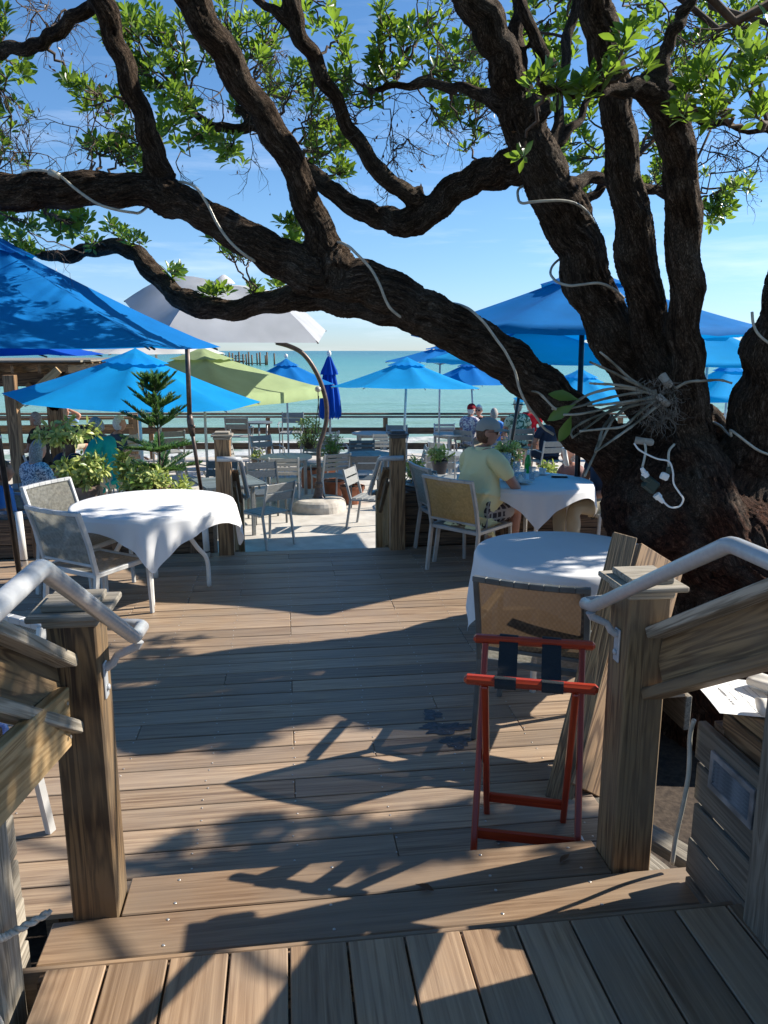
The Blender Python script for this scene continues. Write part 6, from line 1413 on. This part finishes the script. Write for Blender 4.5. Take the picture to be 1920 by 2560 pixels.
        m = MB(); 
        for z_ in (.040, .066):
            for i in range(28): th = 2 * math.pi * i / 28; m.v.append(hc + HM @ Vector((.0965 * math.cos(th), .0965 * 1.12 * math.sin(th), z_)))
        m.f = [(i, (i + 1) % 28, 28 + (i + 1) % 28, 28 + i) for i in range(28)]; m.build('hat_band', 'pants_dark', h_, smooth=True)
    if glasses:
        m = MB()
        for sx in (-1, 1):
            m.add([hc + HM @ Vector(p) for p in [(sx * .012, .103, .022), (sx * .052, .094, .024), (sx * .060, .080, .012), (sx * .055, .086, -.010), (sx * .018, .102, -.012), (sx * .012, .100, .018), (sx * .052, .091, .020), (sx * .060, .077, .009), (sx * .055, .083, -.012), (sx * .018, .099, -.014)]], [(0, 1, 2, 3, 4), (9, 8, 7, 6, 5), (0, 5, 6, 1), (1, 6, 7, 2), (2, 7, 8, 3), (3, 8, 9, 4)])
            m.tube([hc + HM @ Vector((sx * .060, .082, .016)), hc + HM @ Vector((sx * .083, .0, .012)), hc + HM @ Vector((sx * .082, -.02, .0))], .0025, 5)
        m.tube([hc + HM @ Vector((-.014, .104, .018)), hc + HM @ Vector((.014, .104, .018))], .003, 5); m.build('sunglasses', 'black_metal', t)
    return t
# the man in yellow (faces the table), his companion behind the trunk
person('seated man in yellow polo shirt, grey cap, sunglasses and plaid shorts', 1.72, 6.81, 0, R(-52), 'shirt_yellow', 'plaid', 'skin', 'hair_brown', 'cap_grey', lean=.26, yaw=R(-50), nod_=R(4), detail=True, glasses=True, fat=1.25, scale=1.02,
       hands={'r': ((.30, .22, .74), (.12, .40, .80)), 'l': ((-.28, .24, .74), (-.10, .42, .80))}, seat=.45, shoes='khaki')
person('man in slate blue shirt and khaki trousers mostly hidden by the trunk', 3.16, 7.18, 0, R(96), 'shirt_slate', 'khaki', 'skin_dark', 'hair_grey', None, lean=.15, detail=True, fat=1.08, shorts=False, seat=.44,
       hands={'l': ((-.28, .10, .66), (-.10, .34, .62)), 'r': ((.28, .12, .68), (.10, .34, .62))}, shoes='slat_grey')
person('diner in brownish shirt raising a white napkin beyond the tree limb', D(1440, 1100, 8.9).x, 8.9, -.5, R(100), 'shirt_brown', 'khaki', 'skin', 'hair_grey', None, lean=.1, seat=.5, hands={'r': ((.28, .12, .85), (.16, .34, 1.0)), 'l': ((-.28, .10, .8), (-.14, .30, .95))}, legs=True)
napkin_roll(D(1405, 1120, 8.75), D(1412, 1165, 8.75), .035, None, 'crumpled white napkin held up behind the occupied table')
person('man in red cap and floral shirt seated by the fence', D(1176, 1030, 16.2).x, 16.2, -.5, R(-50), 'shirt_floral', 'khaki', 'skin', 'hair_white', 'cap_red', seat=.47, legs=True)
person('woman in sunglasses beside the man in the red cap', D(1198, 1030, 16.5).x + .05, 16.7, -.5, R(150), 'shirt_black', 'khaki', 'skin', 'hair_white', None, glasses=True, seat=.42)
person('man in straw hat and green palm print shirt, back to the camera', D(1296, 1010, 15.0).x, 15.0, -.36, R(-5), 'shirt_palm', 'khaki', 'skin', 'hair_grey', 'straw', seat=.47, fat=1.15)
person('man in navy shirt on a grey chair in front of the woman in red', D(1370, 1100, 14.2).x, 14.2, -.5, R(8), 'shirt_navy', 'pants_dark', 'skin_dark', 'hair_grey', None, seat=.46, fat=1.1)
person('woman in red top and white cap facing the camera', D(1325, 1030, 16.6).x, 16.6, -.45, R(170), 'shirt_red', 'pants_dark', 'skin', 'hair_white', 'cap_grey', glasses=True)
person('person in blue shirt left of the straw hat man', D(1238, 1040, 15.8).x, 15.9, -.5, R(-20), 'shirt_blue', 'khaki', 'skin', 'hair_grey', None, seat=.40)
person('grey-haired man in teal t-shirt leaning over a tall table', D(272, 1040, 10.9).x, 10.9, -.5, R(66), 'shirt_teal', 'khaki', 'skin_dark', 'hair_grey', None, seat=.70, lean=.35, nod_=R(25), fat=1.05, hands={'l': ((-.26, .28, .98), (-.12, .48, 1.0)), 'r': ((.26, .28, .98), (.12, .48, 1.0))})
person('white-haired diner behind the man in teal', D(292, 1050, 12.4).x, 12.4, -.5, R(-60), 'shirt_slate', 'khaki', 'skin', 'hair_white', None, seat=.60)
person('grey-blonde woman in blue and white patterned blouse at the left', D(72, 1085, 9.6).x, 9.6, -.42, R(-35), 'shirt_bluewhite', 'pants_dark', 'skin', 'hair_grey', None, lean=.15, long_hair=True, fat=1.15, nod_=R(10))
person('brown-haired woman seen from behind above the potted plant', D(170, 1085, 10.9).x, 10.9, -.48, R(-25), 'shirt_navy', 'pants_dark', 'skin', 'hair_brown', None, long_hair=True, nod_=R(10))
person('man in dark shirt facing left under the pavilion', D(92, 1022, 13.6).x, 13.6, -.38, R(75), 'shirt_black', 'pants_dark', 'skin_dark', 'hair_grey', None, fat=1.05)
person('person in light blue shirt with arms raised behind the pavilion post', D(158, 1010, 16.4).x, 16.4, -.45, R(-20), 'shirt_lightblue', 'khaki', 'skin', 'hair_brown', None, hands={'l': ((-.33, .05, 1.16), (-.12, -.02, 1.28)), 'r': ((.33, .05, 1.16), (.12, -.02, 1.28))})
person('person at the extreme left edge in a blue top', D(-4, 1150, 8.9).x, 8.9, -.5, R(-80), 'shirt_blue', 'pants_dark', 'skin_dark', 'hair_brown', None, seat=.4)
slat_chair('grey chair back of the straw hat man', D(1296, 1100, 14.85).x, 14.85, R(-5), -.5, 'slatted patio chairs', back=2, arm=True, seatz=.60, frame_='alu', slat='slat_grey')
slat_chair('grey armchair of the man in navy', D(1368, 1100, 14.1).x, 14.05, R(8), -.5, 'slatted patio chairs', back=2, arm=True, frame_='alu', slat='slat_grey')
slat_chair('chair under the man in the red cap', D(1176, 1100, 16.2).x, 16.15, R(-50), -.5, 'slatted patio chairs', back=2, frame_='alu', slat='slat_grey')
slat_table('round table between the straw hat man and the woman in red', D(1330, 1100, 15.8).x, 15.7, 0, -.5, slat='slat_light', frame_='slat_light', r=.36)
sling_chair('mesh chair of the woman in the patterned blouse', D(72, 1085, 9.6).x, 9.55, R(-35), -.5, back='sling_grey', frame_='alu_light')
slat_table('tall dark table where the man in teal reads', D(205, 1100, 11.3).x, 11.35, 0, -.5, slat='table_dark', frame_='slat_grey', square=True, r=.42)

# things on the occupied table
zt = .768
def on(u, v): return G(u, v, zt)
def glass_thing(label, u, v, r, h, mat='glass_clear', name='glass', cat='glass'):
    p = on(u, v); t = thing(name, label, cat, p); MB().lathe([(r * .85, 0), (r, h), (r * .93, h), (r * .78, .008), (0, .008)], 20, cap=False).build('wall', mat, t, smooth=True)
    MB().lathe([(0, .009), (r * .78, .009), (r * .84, h * .6), (0, h * .6)], 18, cap=False).build('drink', 'glass_clear', t, smooth=True); return t
glass_thing('tall water glass at the left of the occupied table', 1290, 1192, .036, .15)
glass_thing('short glass tumbler in front of the water glass', 1306, 1203, .036, .12)
glass_thing('small glass beside the green bottle', 1330, 1200, .034, .13)
p = on(1319, 1182); t = thing('bottle', 'green glass bottle in the middle of the occupied table', 'bottle', p); MB().lathe([(.031, 0), (.033, .01), (.033, .13), (.02, .17), (.013, .19), (.013, .235), (.015, .24), (0, .24)], 20, cap=False).build('body', 'glass_green', t, smooth=True)
m = MB(); m.lathe([(.0135, .19), (.0135, .236)], 12); m.build('neck_label', 'plastic_white', t, smooth=True)
p = on(1356, 1186); t = thing('saucer_and_cup', 'white cup on a saucer near the back of the table', 'cup', p); MB().lathe([(.03, 0), (.075, .012), (.072, .015), (.03, .005), (0, .005)], 24, cap=False).build('saucer', 'plastic_white', t, smooth=True); MB().lathe([(.03, .008), (.04, .06), (.036, .06), (.027, .014)], 20, cap=False).build('cup', 'plastic_white', t, smooth=True)
p = on(1340, 1192); t = MB().box((0, 0, .03), (.05, .03, .055), ch=.004).build('sugar_caddy', 'plastic_white', loc=p); tag(t, 'small white packet caddy between the bottle and the cup', 'caddy')
p = on(1398, 1193); t = thing('phone', 'black smartphone in a wallet case lying on the white cloth', 'phone', p, R(-15)); MB().box((0, 0, .008), (.16, .085, .012), ch=.004).build('case', 'black_metal', t); MB().box((0, 0, .0165), (.145, .07, .003), ch=.001).build('screen', 'black_metal', t)
p = on(1262, 1178); t = thing('pitcher', 'clear pitcher behind the arm of the man in yellow', 'pitcher', p); MB().lathe([(.05, 0), (.058, .1), (.062, .19), (.058, .19), (.053, .1), (.045, .006), (0, .006)], 24, cap=False).build('body', 'glass_clear', t, smooth=True); MB().tube([(.06, 0, .16), (.1, 0, .14), (.1, 0, .07), (.058, 0, .05)], .007, 8).build('handle', 'glass_clear', t, smooth=True)
a, b = on(1285, 1212), on(1318, 1208)
m = MB(); c = on(1296, 1209); N = 16
for i in range(N + 1):
    for j in range(N + 1):
        u, v = i / N - .5, j / N - .5; m.v.append((c.x + u * .22, c.y + v * .17, zt + .02 + .045 * math.exp(-(u * u + v * v) * 9) * (1 + .6 * math.sin(17 * u + 5 * v) * math.cos(13 * v)) + .008 * math.sin(22 * u + 9 * v)))
m.f = [(i * (N + 1) + j, (i + 1) * (N + 1) + j, (i + 1) * (N + 1) + j + 1, i * (N + 1) + j + 1) for i in range(N) for j in range(N)]
tag(m.build('napkin', 'napkin', smooth=True), 'crumpled cloth napkin by the forearm of the man in yellow', 'napkin')
# tray of jars on the right planter
p = D(1055, 1222, 7.86); p.z = .62; t = MB().lathe([(.20, 0), (.22, .018), (.205, .018), (.19, .006), (0, .006)], 32, cap=False).build('tray', 'alu', smooth=True, loc=p); tag(t, 'round metal tray on the right planter box', 'tray')
for i, (dx, dy) in enumerate(((-.07, -.05), (.07, -.07), (.02, .08), (.13, .05))):
    t = thing('glass_jar', ['left front lidded glass jar on the round tray', 'right front lidded glass jar on the round tray', 'lidded glass jar at the back of the round tray', 'lidded glass jar at the far right of the round tray'][i], 'jar', (p.x + dx, p.y + dy, .63), group='lidded jars on the tray')
    MB().lathe([(.04, 0), (.048, .012), (.048, .085), (.036, .105), (.033, .105), (.044, .083), (.044, .014), (0, .008)], 18, cap=False).build('jar', 'glass_clear', t, smooth=True); MB().lathe([(.038, .106), (.038, .122), (0, .124)], 18, cap=False).build('lid', 'alu_dark', t, smooth=True); MB().lathe([(0, .012), (.04, .014), (.04, .055), (0, .06)], 14, cap=False).build('sand', 'soil', t, smooth=True)
# a menu and laptop glimpsed with the left diners
t = thing('laptop', 'open black laptop on the table behind the brown-haired woman', 'laptop', D(212, 1105, 12.6), R(20)); MB().box((0, 0, 0), (.36, .25, .02), ch=.003).build('keyboard', 'black_metal', t); o = MB().box((0, 0, .125), (.36, .015, .25), ch=.003).build('screen', 'black_metal', t); o.location = (0, .12, 0); o.rotation_euler = (R(-12), 0, 0)

# ================= POTTED PLANTS
def pot(t, r, h, mat='terracotta'):
    MB().lathe([(r * .68, 0), (r * .92, h * .82), (r, h * .83), (r, h), (r * .9, h), (r * .86, h * .9), (0, h * .88)], 28, cap=False).build('pot', mat, t, smooth=False)
    MB().lathe([(r * .84, h * .89), (0, h * .93)], 16, cap=False).build('soil', 'soil', t)
def bush(t, c, rx, rz_, n, L_, mat='leaf_varieg', stems=5, up=.3, droop=0):
    Ms = []; tw = MB(); c = Vector(c)
    for i in range(n // 7 + 1):
        r = rvec() * random.random() ** .35; p = c + Vector((r.x * rx, r.y * rx, r.z * rz_)); d = (p - c).normalized() + Vector((0, 0, up))
        base = Vector((c.x + r.x * rx * .15, c.y + r.y * rx * .15, c.z - rz_)); tw.tube([base, base.lerp(p, .5) + rvec() * .02, p], [.005, .004, .0025], 5, False)
        a = d.orthogonal().normalized(); b = d.normalized().cross(a); ph = random.random() * 6
        for k in range(7): th = ph + 2.4 * k; e = .6 + .9 * k / 7; dd = (a * math.cos(th) + b * math.sin(th)) * math.sin(e) + d.normalized() * math.cos(e) + Vector((0, 0, -droop)); Ms.append(leaf_matrix(p - d.normalized() * .01 * k, dd, d + rvec() * .4, L_ * random.uniform(.7, 1.15)))
    tag(link('foliage', Leaves().mesh('foliage', mat, Ms), t), kind='stuff'); tag(tw.build('stems', 'twig', t, smooth=True), kind='stuff')
def potplant(label, x, y, z, pr, ph, rx, rz_, n, L_, mat, potmat='terracotta', name='potted_plant', zc=None, **kw):
    t = thing(name, label, 'plant', (x, y, z)); 
    if pr: pot(t, pr, ph, potmat)
    bush(t, (0, 0, zc if zc is not None else ph + rz_ * .9), rx, rz_, n, L_, mat, **kw); return t
def at_ground(u, v, z=Zp): p = G(u, v, z); return p.x, p.y
x, y = at_ground(836, 1246); potplant('small leafy tree in a terracotta pot right of the concrete base', x, y + .2, Zp, .20, .28, .24, .26, 520, .06, 'leaf_green', zc=.86)
x, y = at_ground(884, 1264); potplant('wide terracotta pot behind the side-on chair with a low plant', x, y + .2, Zp, .21, .30, .13, .10, 60, .06, 'leaf_green', zc=.42)
p = D(775, 1190, 14.2); potplant('terracotta pot with tall sparse variegated shrub behind the curved pole', p.x, 14.2, Zp, .22, .36, .26, .30, 420, .085, 'leaf_varieg', zc=1.02)
p = D(820, 1140, 15.6); potplant('small yellow-green plant right of the curved pole', p.x, 14.9, Zp, .15, .22, .14, .16, 130, .075, 'leaf_varieg')
for (u, v, Y, z, rx, rz_, n, lab) in ((1036, 1165, 8.02, .60, .10, .14, 170, 'yellow-green plant beside the jars on the right planter'), (1100, 1130, 8.6, .40, .16, .08, 150, 'trailing variegated plant left of the shoulder of the man in yellow'), (1270, 1125, 8.3, .55, .15, .15, 300, 'round yellow-green bush between the man in yellow and the straw hat man'), (1375, 1165, 8.3, .5, .12, .07, 120, 'low yellow-green plant beyond the coffee cup'), (640, 1130, 15.2, -.5, .16, .12, 110, 'small plant beyond the left armchair')):
    q = D(u, v, Y); potplant(lab, q.x, Y, q.z - rz_ - .17, .10, .15, rx, rz_, n, .075, 'leaf_varieg', 'brown_pot')
# the left planter-top group
p = D(214, 1262, 8.0); potplant('large brown pot with spreading variegated shrub at the left', p.x, 8.02, .44, .15, .22, .25, .16, 700, .095, 'leaf_varieg', 'brown_pot', zc=.38, droop=.35)
q = D(130, 1110, 7.9); potplant('leaning branch of the variegated shrub in front of the blonde woman', q.x + .15, 7.9, .44, 0, .1, .33, .12, 280, .095, 'leaf_varieg', zc=.78, droop=.3)
p = D(368, 1235, 8.05); potplant('wide terracotta pot of yellow-green plant behind the sunny table', p.x, 8.05, .44, .175, .15, .26, .13, 700, .09, 'leaf_varieg', zc=.26, up=.8)
q = D(310, 1130, 8.1); potplant('tall spindly variegated shoots at the left of the terracotta pot', q.x, 8.15, .44, 0, .1, .12, .26, 120, .12, 'leaf_varieg', zc=.38, up=.9)
q = D(450, 1215, 8.3); potplant('loose yellowing palm-like plant right of the terracotta pot', q.x, 8.3, .3, 0, .1, .18, .16, 150, .10, 'leaf_varieg', zc=.22, up=.4)
# norfolk pine
p = D(402, 1215, 8.35); t = thing('norfolk_pine', 'young potted norfolk pine with tiered feathery branches', 'plant', (p.x, 8.35, .44)); pot(t, .13, .16, 'brown_pot')
top = D(400, 955, 8.35).z - .44; MB().tube([(0, 0, .1), (.01, 0, top * .5), (0, 0, top)], [.014, .010, .003], 8).build('trunk', 'twig', t, smooth=True)
nd = MB(); NL = []
nv = np.array([(0, -.08, 0), (1, 0, 0), (0, .08, 0), (0, 0, .08)]); nf = [(0, 1, 3, 3), (3, 1, 2, 2)]
for ti, zf in enumerate((.22, .40, .60, .76, .90, .97)):
    z = top * zf; Lb = (.42 * (1 - zf) ** .5 + .06) * 1.0; nb_ = 8
    for k in range(nb_):
        a = 2 * math.pi * k / nb_ + ti * .8; Lb *= random.uniform(.93, 1.06); a += random.uniform(-.15, .15); d = Vector((math.cos(a), math.sin(a), (.8 if zf > .5 else .5) * random.uniform(.7, 1.3))); pts = [Vector((0, 0, z)) + d * Lb * f + Vector((0, 0, -.06 * f * f * (1 - zf))) for f in (0, .25, .5, .75, 1)]
        nd.tube(pts, [.005, .004, .0035, .003, .002], 4, False)
        for i in range(int(30 + 260 * Lb)):
            f = random.uniform(.12, 1); q = pts[0].lerp(pts[-1], f) + Vector((0, 0, -.06 * f * f * (1 - zf))); sd = Vector((-d.y, d.x, 0)) * random.choice((-1, 1)); dd = sd * .7 + d * .7 + Vector((0, 0, .25)) + rvec() * .2; ln_ = .11 * (1.15 - .5 * f)
            NL.append(leaf_matrix(q, dd, Vector((0, 0, 1)) + rvec() * .3, ln_))
tag(nd.build('branches', 'twig', t, smooth=True), kind='stuff')
lv2 = np.array([(0, -.035, 0), (.5, -.05, .03), (1, 0, .06), (.5, .05, .03), (0, .035, 0), (.5, 0, .09)]); lf2 = [(0, 1, 5, 4), (4, 5, 3, 3), (1, 2, 3, 5)]
lf2 = [(0, 1, 5, 4), (1, 2, 3, 5), (0, 4, 3, 1)]
tag(link('needles', Leaves().mesh('needles', 'needle', NL, lv2, lf2), t), kind='stuff')
# fallen leaves by the steps
for i, (u, v, z, mt_, lab) in enumerate(((1235, 2110, .003, 'asphalt_stain', 'blackened fallen leaf on the deck under the tray stand'), (1462, 2108, .003, 'napkin', 'pale dry fallen leaf at the foot of the right newel post'), (1425, 2138, .163, 'leaf_dry', 'curled dry leaf on the upper tread near the right post'), (1038, 2215, .163, 'leaf_dry', 'shrivelled dark leaf on the upper tread in the middle'))):
    q = G(u, v, z); m = MB(); m.add([tuple(Vector(p) * .07) for p in LV], LF); o = m.build('fallen_leaf', mt_, smooth=True, loc=q + Vector((0, 0, .008))); o.rotation_euler = (.15, -.1, i * 1.9); tag(o, lab, 'leaf')
